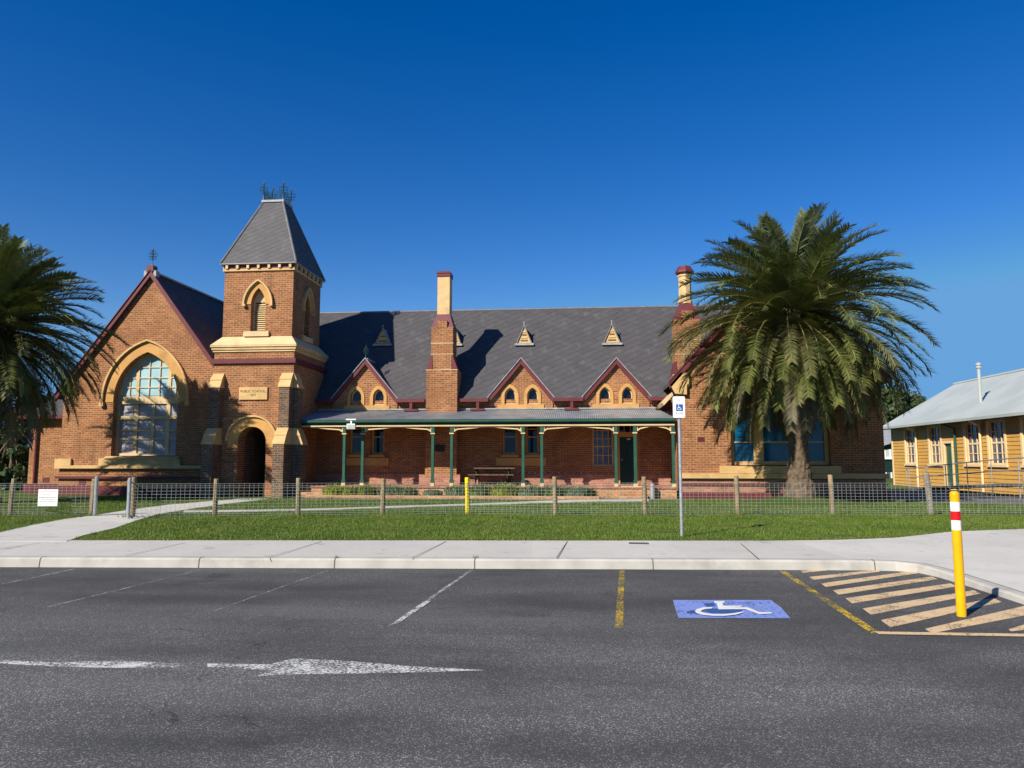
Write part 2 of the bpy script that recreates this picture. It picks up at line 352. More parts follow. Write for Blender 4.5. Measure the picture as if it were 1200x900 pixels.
# kerb : face + top strip ; footpath : strip behind it
ci = []
for i, p in enumerate(kerb):
    t = (kerb[min(i + 1, len(kerb) - 1)] - kerb[max(i - 1, 0)]).normalized(); nrm = Vector((-t.y, t.x, 0)); ci.append((p, nrm))
mb = MB()
prof = []
for (p, nrm), h in zip(ci, kh):
    prof.append([Vector((p.x, p.y, -.05)) - nrm * .012, Vector((p.x, p.y, h - .025)) + nrm * .012, Vector((p.x, p.y, h)) + nrm * .04, Vector((p.x, p.y, h)) + nrm * .17, Vector((p.x, p.y, -.05)) + nrm * .17])
for a, b in zip(prof[:-1], prof[1:]):
    for j in range(4): mb.face([a[j], b[j], b[j + 1], a[j + 1]], 'concrete_kerb')
for px in (36, 228, 390, 556, 765, 1020, 1110):    # kerb joints
    q = gr(px, 666.6 if px < 1060 else 678, 0)
    best = min(range(len(kerb) - 1), key=lambda i: (kerb[i] + kerb[i + 1]).xy.lerp((kerb[i] + kerb[i + 1]).xy, 0).__sub__((q * 2).xy).length if kerb[i].x <= q.x <= kerb[i + 1].x else 1e9)
    f_ = (q.x - kerb[best].x) / (kerb[best + 1].x - kerb[best].x)
    A = [prof[best][j].lerp(prof[best + 1][j], f_) for j in range(4)]; t = (kerb[best + 1] - kerb[best]).normalized() * .007; nn = ci[best][1]
    for j in range(3):
        off = -nn * .003 if j < 2 else Vector((0, 0, .003)); off = off + Vector((0, 0, .002))
        mb.face([A[j] + off - t, A[j] + off + t, A[j + 1] + off + t, A[j + 1] + off - t], 'joint')
tag(mb.build('kerb', recalc=False), kind='structure')
mb = MB()
fr = [pr[3] - Vector((0, 0, .002)) for pr in prof]
def resample(pl, xs):
    out = []
    for x in xs:
        for a, b in zip(pl[:-1], pl[1:]):
            if a.x <= x <= b.x: out.append(a.lerp(b, (x - a.x) / max(b.x - a.x, 1e-6))); break
        else: out.append(pl[0].copy() if x < pl[0].x else pl[-1].copy())
    return out
nn_ = min(len(fr), len(bk))
for i in range(nn_ - 1):
    a0, a1, b0, b1 = fr[i], fr[i + 1], bk[i], bk[i + 1]
    b0 = Vector((b0.x, b0.y, .158)); b1 = Vector((b1.x, b1.y, .158))
    m0 = a0.lerp(b0, .35); m1 = a1.lerp(b1, .35); m0.z = max(m0.z, .13); m1.z = max(m1.z, .13)
    mb.face([a0, a1, m1, m0], 'concrete'); mb.face([m0, m1, b1, b0], 'concrete'); mb.face([b0, b1, b1 - Vector((0, 0, .2)), b0 - Vector((0, 0, .2))], 'concrete')
def strip(mb, p, q, w, mat, dz=.004):
    d = (q - p); d.z = 0; d.normalize(); s_ = Vector((-d.y, d.x, 0)) * w / 2; up = Vector((0, 0, dz))
    mb.face([p - s_ + up, q - s_ + up, q + s_ + up, p + s_ + up], mat)
for a, b in (((217, 636), (146, 651)), ((377, 634.5), (312, 654)), ((523, 634.5), (482, 654)), ((665, 634.5), (652, 654)), ((868, 637), (889, 655)), ((48, 636), (-60, 652))):
    pa, pb = gr(a[0], a[1], .157), gr(b[0], b[1], .152); strip(mb, pa, pb, .014, 'joint', .003)
for i in range(nn_ - 1):
    a0, a1 = fr[i] + ci[i][1] * .004, fr[i + 1] + ci[i + 1][1] * .004; mb.face([a0 + Vector((0, 0, .004)), a1 + Vector((0, 0, .004)), a1 + ci[i + 1][1] * .012 + Vector((0, 0, .004)), a0 + ci[i][1] * .012 + Vector((0, 0, .004))], 'joint')
tag(mb.build('footpath', recalc=False), kind='structure')
# ground sheet (lawn and verge) behind the footpath, plus the wide base sheet
mb = MB()
fb = [Vector((p.x, p.y, GZ)) for p in bk]
for a, b in zip(fb[:-1], fb[1:]):
    mb.face([a, b, (b.x, 60, GZ), (a.x, 60, GZ)], 'lawn')
xa, xb = fb[0].x, fb[-1].x
mb.face([(xa, 60, GZ), (xb, 60, GZ), (900, 900, GZ), (-900, 900, GZ)], 'lawn')
mb.face([(-900, -300, -.4), (900, -300, -.4), (900, 900, -.4), (-900, 900, -.4)], 'lawn')
mb.face([fb[0], (xa, 60, GZ), (-900, 900, GZ), (-900, 0, GZ)], 'lawn'); mb.face([fb[-1], (xb, 60, GZ), (900, 900, GZ), (900, 0, GZ)], 'lawn')
tag(mb.build('ground', recalc=False), kind='structure')
# concrete path from footpath through the gate to the tower door, and the thin lawn path to the verandah door
def slab(name, left, right, z, mat):
    mb = MB(); L = [gr(a, b, z) for a, b in left]; Rr = [gr(a, b, z) for a, b in right]; dn = Vector((0, 0, .1))
    for i in range(len(L) - 1):
        mb.face([L[i], L[i + 1], Rr[i + 1], Rr[i]], mat); mb.face([L[i], L[i] - dn, L[i + 1] - dn, L[i + 1]], mat); mb.face([Rr[i], Rr[i + 1], Rr[i + 1] - dn, Rr[i] - dn], mat)
    mb.face([L[0], Rr[0], Rr[0] - dn, L[0] - dn], mat)
    return tag(mb.build(name, recalc=False), kind='structure')
slab('path', [(-60, 634), (0, 623.5), (40, 614.5), (77, 607.8), (105, 604.3), (113, 603.3), (150, 597.5), (200, 591), (247, 587.2), (272, 585.3), (276, 583.5)],
     [(78, 634), (84, 632), (98, 627), (133, 619), (157, 611), (164, 608.5), (185, 602.5), (225, 596), (267, 590), (305, 586), (315, 584)], .166, 'concrete')
slab('path', [(215, 598.3), (300, 597.4), (400, 595.0), (500, 591.7), (580, 589.2), (640, 586.6), (700, 585.2), (760, 584.8)],
     [(215, 600.2), (300, 599.2), (400, 596.8), (500, 593.6), (580, 591.4), (640, 589.2), (690, 588), (760, 587.2)], .172, 'concrete')
slab('path', [(350, 583.6), (450, 583.8), (560, 584.2), (700, 584.2), (795, 584.4)], [(350, 585.4), (450, 585.4), (560, 585.8), (700, 585.6), (795, 585.8)], .168, 'path_grey')
slab('path', [(1030, 573), (1060, 574), (1120, 574), (1200, 574), (1400, 574)], [(1030, 586.5), (1060, 587), (1120, 589), (1200, 590.5), (1400, 594)], .176, 'path_grey')
# drain slot in the footpath
mb = MB(); a, b = gr(737, 636, .165), gr(760, 636.4, .165); d = (b - a).normalized(); s_ = Vector((-d.y, d.x, 0))
c = (a + b) / 2; L_ = (b - a).length / 2
fn = lambda x, y, z: c + d * x + s_ * y + Vector((0, 0, z))
mb.box(-L_, L_, -.07, .07, -.03, .0, 'rubber_dark', fn)
for i in range(9): x_ = -L_ + .02 + i * (2 * L_ - .04) / 8; mb.box(x_ - .008, x_ + .008, -.065, .065, 0.0005, .006, 'galv', fn)
tag(mb.build('drain_grate'), 'dark slotted drain grate set into the pale concrete footpath', 'drain grate')
# road markings
mb = MB()
def gpoly(pts, mat, z=.004): mb.face([gr(a, b, z) for a, b in pts], mat)
gpoly([(551, 667.5), (555, 667.5), (464, 731), (455, 733)], 'road_white_worn')
gpoly([(500, 704), (506, 704), (467, 730), (457, 732)], 'road_white', .008)
gpoly([(386, 667.5), (389, 667.5), (215, 729), (206, 731)], 'road_white_faint')
gpoly([(235, 667.3), (238.5, 667.3), (60, 711), (46, 713)], 'road_white_faint'); gpoly([(84, 666.8), (90, 666.8), (-40, 694), (-52, 695)], 'road_white_faint')
gpoly([(726, 668.3), (732, 668.3), (730, 735), (720.5, 735.5)], 'road_yellow')
gpoly([(0, 773.5), (60, 776), (140, 774), (180, 776), (212, 777.5), (209, 782), (130, 782.5), (75, 781.5), (30, 779), (0, 777.5)], 'road_white')
gpoly([(243, 777.5), (315, 778.5), (345, 771.5), (400, 774), (480, 780.5), (570, 785.4), (480, 788), (400, 789.5), (345, 790), (300, 792.5), (318, 785.5), (243, 781.5)], 'road_white')
gpoly([(913, 669), (920, 669), (1029, 739.5), (1022, 743)], 'road_yellow'); gpoly([(1024, 739.8), (1210, 742.8), (1400, 746), (1400, 749.5), (1210, 746), (1030, 743)], 'road_peach', .008)
for (x0, y0), (x1, y1), t0, t1 in (((485, 299), (568, 294), 4, 3), ((514, 319.5), (735, 297), 6, 4), ((551, 341), (855, 301), 7, 5.5), ((589, 364), (914, 320), 8.5, 6), ((629, 390), (975, 342.5), 10, 7),
                                   ((684, 424), (1050, 365), 12, 8), ((742, 462), (1115, 391), 14, 9), ((884, 487), (1250, 416), 9, 16), ((1150, 486), (1260, 468), 4, 14)):
    q = lambda x, y: (760 + x / 2.727, 560 + y / 2.727)
    gpoly([q(x0, y0 - t0 * .55), q(x1 - t1 * 1.5, y1 - t1 * .8), q(x1 + t1 * 1.5, y1 + t1 * .6), q(x0 + t0 * 2.2, y0 + t0 * 1.1)], 'road_peach')
q = lambda x, y: (780 + x / 7.5, 690 + y / 7.5)
gpoly([q(65, 98), q(930, 98), q(950, 118), q(1010, 160), q(1060, 215), q(1098, 258), q(115, 255), q(90, 190)], 'road_blue')
gpoly([q(330, 128), q(420, 122), q(440, 150), q(360, 156)], 'road_blue_dark', .007); gpoly([q(180, 200), q(250, 185), q(270, 215), q(190, 214)], 'road_blue_dark', .007); gpoly([q(325, 195), q(420, 172), q(660, 180), q(680, 195), q(560, 216), q(400, 212)], 'road_blue_dark', .007)
sy = 'road_symbol'
gpoly([q(425, 108), q(520, 108), q(515, 122), q(500, 126), q(510, 160), q(720, 162), q(830, 205), q(935, 206), q(930, 217), q(820, 222), q(700, 178), q(465, 180), q(450, 130), q(425, 120)], sy, .011)
gpoly([q(500, 148), q(668, 148), q(668, 158), q(505, 160)], sy, .0125)
ow = [(410, 160), (330, 162), (275, 178), (258, 195), (270, 212), (320, 228), (420, 237), (520, 237), (620, 226), (690, 205), (675, 200), (600, 213), (510, 222), (420, 222), (345, 213), (310, 200), (315, 188), (350, 176), (410, 172)]
for i in range(9):
    a_, b_, c_, d_ = ow[i], ow[i + 1], ow[len(ow) - 2 - i], ow[len(ow) - 1 - i]; gpoly([q(*a_), q(*b_), q(*c_), q(*d_)], sy, .0135)
tag(mb.build('road_markings', recalc=False), kind='structure')
# ------------------------------------------------------------------ the school
SC = empty('school_building', (0, 31, GZ), 'long brown brick school with corner tower, dark slate roofs and green posted verandah', 'school')
part = lambda name, mb, parent=None, **kw: mb.build(name, parent or SC, **kw)
YW = 31.0                      # main wall face
# ---- gable wing (with the great arched window)
Yl = 29.2
xl = X(72.5, 500, Yl); xc = X(178, 330, Yl); hw = xc - xl; xr = xc + hw
za = Z(178, 322, Yl); ze = Z(72, 457, Yl); sl = (za - ze) / hw
wl, wr = X(131.5, 500, Yl), X(207, 500, Yl); wb, ws, wt = Z(170, 534, Yl), Z(133, 468, Yl), Z(172, 412.5, Yl)
mb = MB()
mb.ext([[(xl, GZ - .1), (xl, ze), (xc, za), (xr, ze), (xr, GZ - .1)], opening(wl, wr, wb, ws, wt)], Yl, Yl + .4, 'brick')
mb.box(xl, xl + .4, Yl + .4, 42, GZ - .1, ze, 'brick'); mb.box(xr - .4, xr, Yl + .4, 42, GZ - .1, ze, 'brick')
mb.ext([[(xl, GZ - .1), (xl, ze), (xc, za), (xr, ze), (xr, GZ - .1)]], 42, 42.4, 'brick')
mb.box(wl - .3, wr + .3, Yl + .46, Yl + .5, wb - .3, wt + .2, 'black_gap')
WG = part('gable_wing', mb)
mb = MB(); o_ = .28; t = .12
mb.ext([[(xl - o_, ze - o_ * sl + .1), (xc, za + .1), (xr + o_, ze - o_ * sl + .1), (xr + o_, ze - o_ * sl + .1 - t), (xc, za + .1 - t), (xl - o_, ze - o_ * sl + .1 - t)]], Yl - .02, 42.5, 'slate')
mb.box(xc - .1, xc + .1, Yl + .1, 42.4, za + .09, za + .16, 'lead')
rf_wing = part('roof', mb, WG)
def barge(xl, xr, xc, ze, za, y, w, d, over, lift, cap=True, capm='maroon'):
    sl = (za - ze) / (xc - xl); out = []
    for s_ in (-1, 1):
        xe = (xl - over) if s_ < 0 else (xr + over); zee = ze - over * sl
        mb = MB(); mb.ext([[(xe, zee + lift - w), (xe, zee + lift), (xc, za + lift), (xc, za + lift - w)]], y - d, y, 'maroon')
        if cap: mb.ext([[(xe - s_ * -.02, zee + lift + .004), (xe - s_ * -.02, zee + lift + .05), (xc, za + lift + .05), (xc, za + lift + .004)]], y - d - .04, y + .1, capm)
        out.append(mb)
    return out
for b in barge(xl, xr, xc, ze, za, Yl - .03, .24, .13, .3, .14): part('bargeboard', b, WG)
mb = MB(); mb.box(xc - .15, xc + .15, Yl - .2, Yl + .12, za + .1, za + .36, 'maroon'); mb.box(xc - .27, xc - .15, Yl - .17, Yl + .08, za - .12, za + .14, 'lead'); mb.box(xc + .15, xc + .27, Yl - .17, Yl + .08, za - .12, za + .14, 'lead')
part('apex_block', mb, WG)
def finial(x, y, z, h, mat='iron_green'):
    mb = MB(); s = h
    mb.lathe([(.05 * s, 0), (.03 * s, .1 * s), (.018 * s, .2 * s), (.018 * s, .75 * s), (.04 * s, .8 * s), (.012 * s, .86 * s), (.004 * s, s)], x, y, mat, 6, z)
    for zz, rr in ((.38, .17), (.52, .2), (.66, .13)):
        for k_ in range(4):
            a = math.pi / 2 * k_ + .3; c, s2 = math.cos(a), math.sin(a)
            pts = [(x + c * r_ * s * rr / .2, y + s2 * r_ * s * rr / .2, z + (zz + dz) * s) for r_, dz in ((0, -.06), (.1, -.06), (.18, .0), (.19, .08), (.12, .1), (.09, .04))]
            mb.tube(pts, .014 * s, mat, 5)
    return mb
part('finial', finial(xc, Yl - .02, za + .36, .9), WG)
# window surround, hood, sills, plinth
mb = MB(); bw = .42
mb.ext([ringpoly(wl, wr, ws - .12, ws, wt, bw, .45)], Yl - .03, Yl - .001, 'ochre')
part('window_surround', mb, WG)
mb = MB(); mb.ext([ringpoly(wl - bw, wr + bw, ws - .12, ws, wt + .45, .075)], Yl - .13, Yl - .004, 'cream'); part('window_hood', mb, WG)
for x_ in (wl - bw - .13, wr + bw - .04): mb = MB(); mb.box(x_, x_ + .17, Yl - .15, Yl - .003, ws - .3, ws - .125, 'cream'); part('hood_stop', mb, WG)
W_ = wr - wl; H1 = Z(170, 463, Yl); H2 = Z(170, 474, Yl); H3 = Z(170, 489, Yl)
vb = [(wl + W_ * .30, H2, None, .14), (wl + W_ * .80, H2, None, .14), (wl + W_ * .30, None, H2, .17), (wl + W_ * .565, None, H2, .14), (wl + W_ * .80, None, H2, .17),
      (wl + W_ * .48, H1, None, .035), (wl + W_ * .645, H1, None, .035), (wl + W_ * .18, H1, None, .03), (wl + W_ * .9, H1, None, .03)]
hb = [((H1 + H2) / 2, .30), (H3, .14), H1 + .75, H1 + 1.2, H1 + .35, (wb + .7, .05), (wb + 1.05, .05)]
mb = window(wl, wr, wb, ws, wt, Yl + .27, .1, vb, hb, .035, 'cream_pale', 'blind', dep=.12)
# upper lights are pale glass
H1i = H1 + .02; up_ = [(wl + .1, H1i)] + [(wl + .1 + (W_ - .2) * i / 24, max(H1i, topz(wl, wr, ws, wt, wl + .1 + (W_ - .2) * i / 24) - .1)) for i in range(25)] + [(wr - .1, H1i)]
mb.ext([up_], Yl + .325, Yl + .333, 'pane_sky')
part('arched_window', mb, WG)
mb = MB(); s0, s1 = X(117.5, 540, Yl), X(212.5, 540, Yl)
mb.box(s0, s1, Yl - .12, Yl - .002, Z(170, 545.5, Yl), Z(170, 537, Yl), 'cream'); mb.box(wl + .02, wr - .02, Yl + .0, Yl + .3, wb - .06, wb - .002, 'cream_pale')
mb.ext([[(Yl - .16, wb - .10), (Yl - .001, wb - .02), (Yl - .001, wb - .12), (Yl - .16, wb - .13)]], wl - .2, wr + .2, 'cream', lambda u, z, d: (d, u, z))
part('window_sill', mb, WG)
mb = MB(); m0, m1 = Z(150, 549, Yl), Z(150, 545.4, Yl)
mb.box(xl - .12, xr, Yl - .16, Yl - .004, m0, m1 - .003, 'cream'); mb.box(xl - .16, xl + .55, Yl - .1, Yl - .003, m1, m1 + .28, 'cream')
part('moulding', mb, WG)
mb = MB(); mb.box(xl - .1, xr, Yl - .12, Yl - .006, Z(150, 561, Yl), Z(150, 558.3, Yl), 'maroon'); part('string_course', mb, WG)
mb = MB(); mb.box(xl - .15, xr, Yl - .18, Yl - .007, GZ - .1, Z(150, 569.5, Yl), 'maroon'); part('plinth', mb, WG)
def airvent(px, py, Y, w=.24, h=.16, m='maroon'):
    p = at(px, py, Y); mb = MB(); mb.ext([rect(p.x - w / 2 - .03, p.x + w / 2 + .03, p.z - h / 2 - .03, p.z + h / 2 + .03), rect(p.x - w / 2, p.x + w / 2, p.z - h / 2, p.z + h / 2)], Y - .015, Y - .002, m)
    for i in range(4): zz = p.z - h / 2 + h * (i + .5) / 4; mb.box(p.x - w / 2, p.x + w / 2, Y - .012, Y - .003, zz - h * .08, zz + h * .08, m)
    return mb
part('air_vent', airvent(96.5, 565, Yl), WG)
# ---- roof vents (small triangular louvred gablets)
def roofvent(pxl, pxr, pyt, pyb, yf, roofy, flip=None):
    mb = MB(); a, b = at(pxl, pyb, yf), at(pxr, pyb, yf); tp = Z((pxl + pxr) / 2, pyt, yf); xm = (a.x + b.x) / 2; zb_ = a.z; hwid = (b.x - a.x) / 2
    mb.ext([[(a.x, zb_), (xm, tp), (b.x, zb_)]], yf, yf + .05, 'cream')
    for i in range(4):
        f_ = .12 + i * .17; hw_ = hwid * (1 - f_) * .62; zz = zb_ + (tp - zb_) * f_
        mb.ext([[(xm - hw_, zz), (xm - hw_ * .92, zz + .05), (xm + hw_ * .92, zz + .05), (xm + hw_, zz)]], yf - .025, yf - .002, 'cream_pale' if i % 2 else 'text_dark')
    yb = roofy(zb_); yt = roofy(tp)
    for s_ in (-1, 1):
        e0 = (xm + s_ * (hwid + .05), yf - .06, zb_ - .02); e1 = (xm + s_ * (hwid + .05), yb + .02, zb_ - .02); c0 = (xm, yf - .06, tp + .06); c1 = (xm, yt + .1, tp + .06)
        e0b, e1b, c0b, c1b = [(p[0], p[1], p[2] - .05) for p in (e0, e1, c0, c1)]
        mb.hull([e0, e1, c1, c0], [e0b, e1b, c1b, c0b], 'lead')
    mb.box(a.x - .12, b.x + .12, yf - .12, yf - .002, zb_ - .12, zb_ - .03, 'lead')
    mb.lathe([(.03, 0), (.02, .06), (.05, .1), (.0, .16)], xm, yf - .03, 'lead', 8, tp + .06)
    return mb
# ---- side annex at far left
Ya = 30.3
a0, a1 = X(35, 520, Ya), xl + .02
az = Z(60, 489, Ya)
mb = MB(); mb.box(a0, a1, Ya, 37, GZ - .1, az, 'brick'); AN = part('side_annex', mb)
mb = MB(); mb.hull([(a0 - .3, Ya - .3, az), (a1, Ya - .3, az), (a1, 37.2, az), (a0 - .3, 37.2, az)], [(a0 + 1.1, Ya + 2.6, az + 2.2), (a1, Ya + 2.6, az + 2.2), (a1, Ya + 2.9, az + 2.2), (a0 + 1.1, Ya + 2.9, az + 2.2)], 'slate'); part('roof', mb, AN)
mb = MB(); mb.box(a0 - .36, a1 - .02, Ya - .42, Ya - .302, az - .08, az + .06, 'maroon'); part('gutter', mb, AN)
mb = MB(); px_ = X(44, 520, Ya); mb.tube([(px_ + .06, Ya - .34, az - .08), (px_, Ya - .08, az - .4), (px_, Ya - .08, GZ)], .05, 'maroon'); part('downpipe', mb, AN)
mb = MB(); mb.box(a0 - .1, a1, Ya - .12, Ya - .003, GZ - .1, Z(60, 567, Ya), 'maroon'); part('plinth', mb, AN)
part('air_vent', airvent(54, 562.5, Ya), AN)
mb = MB(); mb.box(a1 - .55, a1 - .02, Ya - .12, Ya - .004, az - .62, az - .3, 'brick_orange'); mb.box(a1 - .3, a1 - .02, Ya - .16, Ya - .003, Z(70, 548, Ya), Z(70, 538, Ya), 'cream'); mb.box(a1 - .16, a1 - .03, Ya - .1, Ya - .005, Z(70, 538, Ya) + .01, az - .64, 'brick_orange'); part('corner_pier', mb, AN)
# ---- tower
Yt = 28.4; g = .2
tx0, tx1 = X(262, 360, Yt), X(343, 360, Yt); td = (tx1 - tx0) * 1.06; ty1 = Yt + td
zc0 = Z(300, 394.5, Yt); zw = Z(300, 404, Yt - g - .12); zcb = Z(300, 411, Yt - g - .06); zcr = Z(300, 316.5, Yt); zev = Z(300, 308, Yt - .14)
lx0, lx1, ly0, ly1 = tx0 - g, tx1 + g, Yt - g, ty1 + g
door = (X(278, 540, ly0), X(311, 540, ly0)); dz_s = Z(294, 517, ly0); dz_t = Z(294, 500, ly0)
lou = (X(294, 365, Yt), X(311, 365, Yt)); lb, ls_, lt = Z(302, 388.5, Yt), Z(302, 357, Yt), Z(302, 337.5, Yt)
RIGHTF = lambda xw: (lambda u, z, d: (xw - d, u, z))          # wall facing +X, depth d inward
LEFTF = lambda xw: (lambda u, z, d: (xw + d, u, z))
mb = MB()
mb.ext([rect(lx0, lx1, GZ - .1, zcb), opening(door[0], door[1], GZ - .05, dz_s, dz_t, 14)], ly0, ly0 + .6, 'brick')
mb.box(lx0, lx0 + .4, ly0 + .6, ly1, GZ - .1, zcb, 'brick'); mb.box(lx1 - .4, lx1, ly0 + .6, ly1, GZ - .1, zcb, 'brick'); mb.box(lx0 + .4, lx1 - .4, ly1 - .3, ly1 - .002, GZ - .1, zcb, 'brick')
mb.ext([rect(tx0, tx1, zcb, zev), opening(lou[0], lou[1], lb, ls_, lt)], Yt, Yt + .35, 'brick')
ym = (Yt + ty1) / 2; lw = (lou[1] - lou[0]) / 2
mb.ext([rect(Yt + .35, ty1, zcb, zev), opening(ym - lw, ym + lw, lb, ls_, lt)], 0, .35, 'brick', RIGHTF(tx1))
mb.ext([rect(Yt + .35, ty1, zcb, zev)], 0, .35, 'brick', LEFTF(tx0)); mb.box(tx0 + .35, tx1 - .35, ty1 - .35, ty1 - .002, zcb, zev, 'brick')
TW = part('tower', mb)
def rectring(x0, x1, y0, y1, z): return [(x0, y0, z), (x1, y0, z), (x1, y1, z), (x0, y1, z)]
mb = MB(); p_ = g + .14
mb.hull(rectring(tx0 - p_, tx1 + p_, Yt - p_, ty1 + p_, zw), rectring(tx0 - .003, tx1 + .003, Yt - .003, ty1 + .003, zc0), 'cream_pale')
mb.box(tx0 - p_ + .01, tx1 + p_ - .01, Yt - p_ + .01, ty1 + p_ - .01, zw - .07, zw - .002, 'cream_pale'); mb.box(tx0 - p_ + .05, tx1 + p_ - .05, Yt - p_ + .05, ty1 + p_ - .05, zcb + .05, zw - .072, 'cream'); mb.box(tx0 - p_ + .09, tx1 + p_ - .09, Yt - p_ + .09, ty1 + p_ - .09, zcb - .03, zcb + .048, 'cream_pale')
part('stone_band', mb, TW)
mb = MB(); z0_, z1_ = Z(300, 425.5, ly0 - .1), Z(300, 420, ly0 - .1)
mb.ext([[(lx0 - .1, ly0 - .1), (lx1 + .1, ly0 - .1), (lx1 + .1, ly1), (lx0 - .1, ly1)]], z0_, z1_, 'maroon', lambda u, v, d: (u, v, d)); part('string_course', mb, TW)
mb = MB()
mb.box(tx0 - .06, tx1 + .06, Yt - .06, ty1 + .06, zcr - .04, zcr + .05, 'cream'); mb.box(tx0 - .025, tx1 + .025, Yt - .025, ty1 + .025, zcr + .052, zev - .035, 'maroon')
mb.box(tx0 - .125, tx1 + .125, Yt - .125, ty1 + .125, zev - .034, zev - .002, 'cream')
for i in range(7):
    x = tx0 + .12 + (tx1 - tx0 - .24) * i / 6; mb.box(x - .05, x + .05, Yt - .115, Yt - .026, zcr + .056, zev - .037, 'cream_pale')
    y = Yt + .12 + (td - .24) * i / 6; mb.box(tx1 + .026, tx1 + .115, y - .05, y + .05, zcr + .056, zev - .037, 'cream_pale'); mb.box(tx0 - .115, tx0 - .026, y - .05, y + .05, zcr + .056, zev - .037, 'cream_pale')
part('cornice', mb, TW)
cx, cy = (tx0 + tx1) / 2, (Yt + ty1) / 2; rt = .43;  zt = Z(317, 236.5, cy - rt); ov = .14
mb = MB(); A = rectring(tx0 - ov, tx1 + ov, Yt - ov, ty1 + ov, zev); B = rectring(cx - rt, cx + rt, cy - rt, cy + rt, zt)
mb.hull(A, B, 'slate_tower')
for i in range(4): mb.tube([Vector(A[i]) + Vector((0, 0, .02)), Vector(B[i])], .045, 'lead_dark', 6)
mb.box(tx0 - ov - .02, tx1 + ov + .02, Yt - ov - .02, ty1 + ov + .02, zev - .033, zev - .001, 'lead')
mb.box(cx - rt - .06, cx + rt + .06, cy - rt - .06, cy + rt + .06, zt - .02, zt + .07, 'lead')
part('tower_roof', mb, TW)
mb = MB()
cs = [(cx - rt, cy - rt), (cx + rt, cy - rt), (cx + rt, cy + rt), (cx - rt, cy + rt)]; zk = zt + .07
for i in range(4):
    (x0, y0), (x1, y1) = cs[i], cs[(i + 1) % 4]
    P = lambda f_, h: (x0 + (x1 - x0) * f_, y0 + (y1 - y0) * f_, zk + h)
    mb.tube([P(0, .04), P(1, .04)], .012, 'iron_green', 5); mb.tube([P(0, .36), P(1, .36)], .012, 'iron_green', 5)
    for q_ in range(4):
        a_ = q_ / 4; mb.tube([P(a_, .04), P(a_ + .25, .36)], .009, 'iron_green', 4); mb.tube([P(a_ + .25, .04), P(a_, .36)], .009, 'iron_green', 4)
        mb.tube([P(a_ + .125 + .08 * math.cos(t_), .2 + .08 * math.sin(t_)) for t_ in [j * math.pi / 4 for j in range(9)]], .009, 'iron_green', 4)
    fm_ = finial(x0, y0, zk, .92); mb.add(fm_.v, fm_.f, 'iron_green')
    fm_ = finial((x0 + x1) / 2, (y0 + y1) / 2, zk + .3, .32); mb.add(fm_.v, fm_.f, 'iron_green')
part('iron_cresting', mb, TW)
def louvre(fn, x0, x1, y):
    mb = MB(); w = x1 - x0
    mb.ext([opening(x0, x1, lb, ls_, lt), opening(x0 + .06, x1 - .06, lb + .05, ls_, lt - .07)], y, y + .1, 'cream_pale', fn)
    mb.ext([opening(x0 + .04, x1 - .04, lb, ls_, lt - .05)], y + .085, y + .095, 'black_gap', fn)
    zz = lb + .1; n_ = 13; st_ = (ls_ + .12 - lb - .1) / n_
    for i in range(n_):
        z_ = zz + i * st_; mb.add([fn(a, b, c) for a, b, c in ((x0 + .06, z_, y + .01), (x1 - .06, z_, y + .01), (x1 - .06, z_ + st_ * .75, y + .08), (x0 + .06, z_ + st_ * .75, y + .08), (x0 + .06, z_ - .015, y + .01), (x1 - .06, z_ - .015, y + .01), (x1 - .06, z_ + st_ * .75 - .015, y + .08), (x0 + .06, z_ + st_ * .75 - .015, y + .08))],
               [(0, 1, 2, 3), (7, 6, 5, 4), (0, 4, 5, 1), (3, 2, 6, 7), (0, 3, 7, 4), (1, 5, 6, 2)], 'cream_pale')
    mb.ext([[(x0 + .06, ls_ + .14)] + [(x0 + .06 + (w - .12) * i / 10, max(ls_ + .14, topz(x0, x1, ls_, lt, x0 + .06 + (w - .12) * i / 10) - .06)) for i in range(11)] + [(x1 - .06, ls_ + .14)]], y + .02, y + .06, 'cream_pale', fn)
    return mb
def lhood(fn, x0, x1):
    mb = MB(); mb.ext([ringpoly(x0, x1, ls_ + .02, ls_, lt, .25, .27)], -.03, -.001, 'ochre', fn)
    mb.ext([ringpoly(x0 - .25, x1 + .25, ls_ + .02, ls_, lt + .27, .075)], -.13, -.003, 'cream', fn)
    for x in (x0 - .33, x1 + .2): mb.ext([rect(x, x + .13, ls_ - .08, ls_ + .018)], -.14, -.003, 'cream', fn)
    return mb
def lsill(fn, x0, x1):
    mb = MB(); mb.ext([rect(x0 - .24, x1 + .2, zc0 + .002, lb)], -.1, .1, 'cream_pale', fn); return mb
FF = lambda u, z, d: (u, Yt + d, z)
part('louvre_window', louvre(FF, lou[0], lou[1], .22), TW); part('window_hood', lhood(FF, *lou), TW); part('window_sill', lsill(FF, *lou), TW); part('window_sill', lsill(RIGHTF(tx1), ym - lw, ym + lw), TW)
part('louvre_window', louvre(RIGHTF(tx1), ym - lw, ym + lw, .22), TW); part('window_hood', lhood(RIGHTF(tx1), ym - lw, ym + lw), TW)
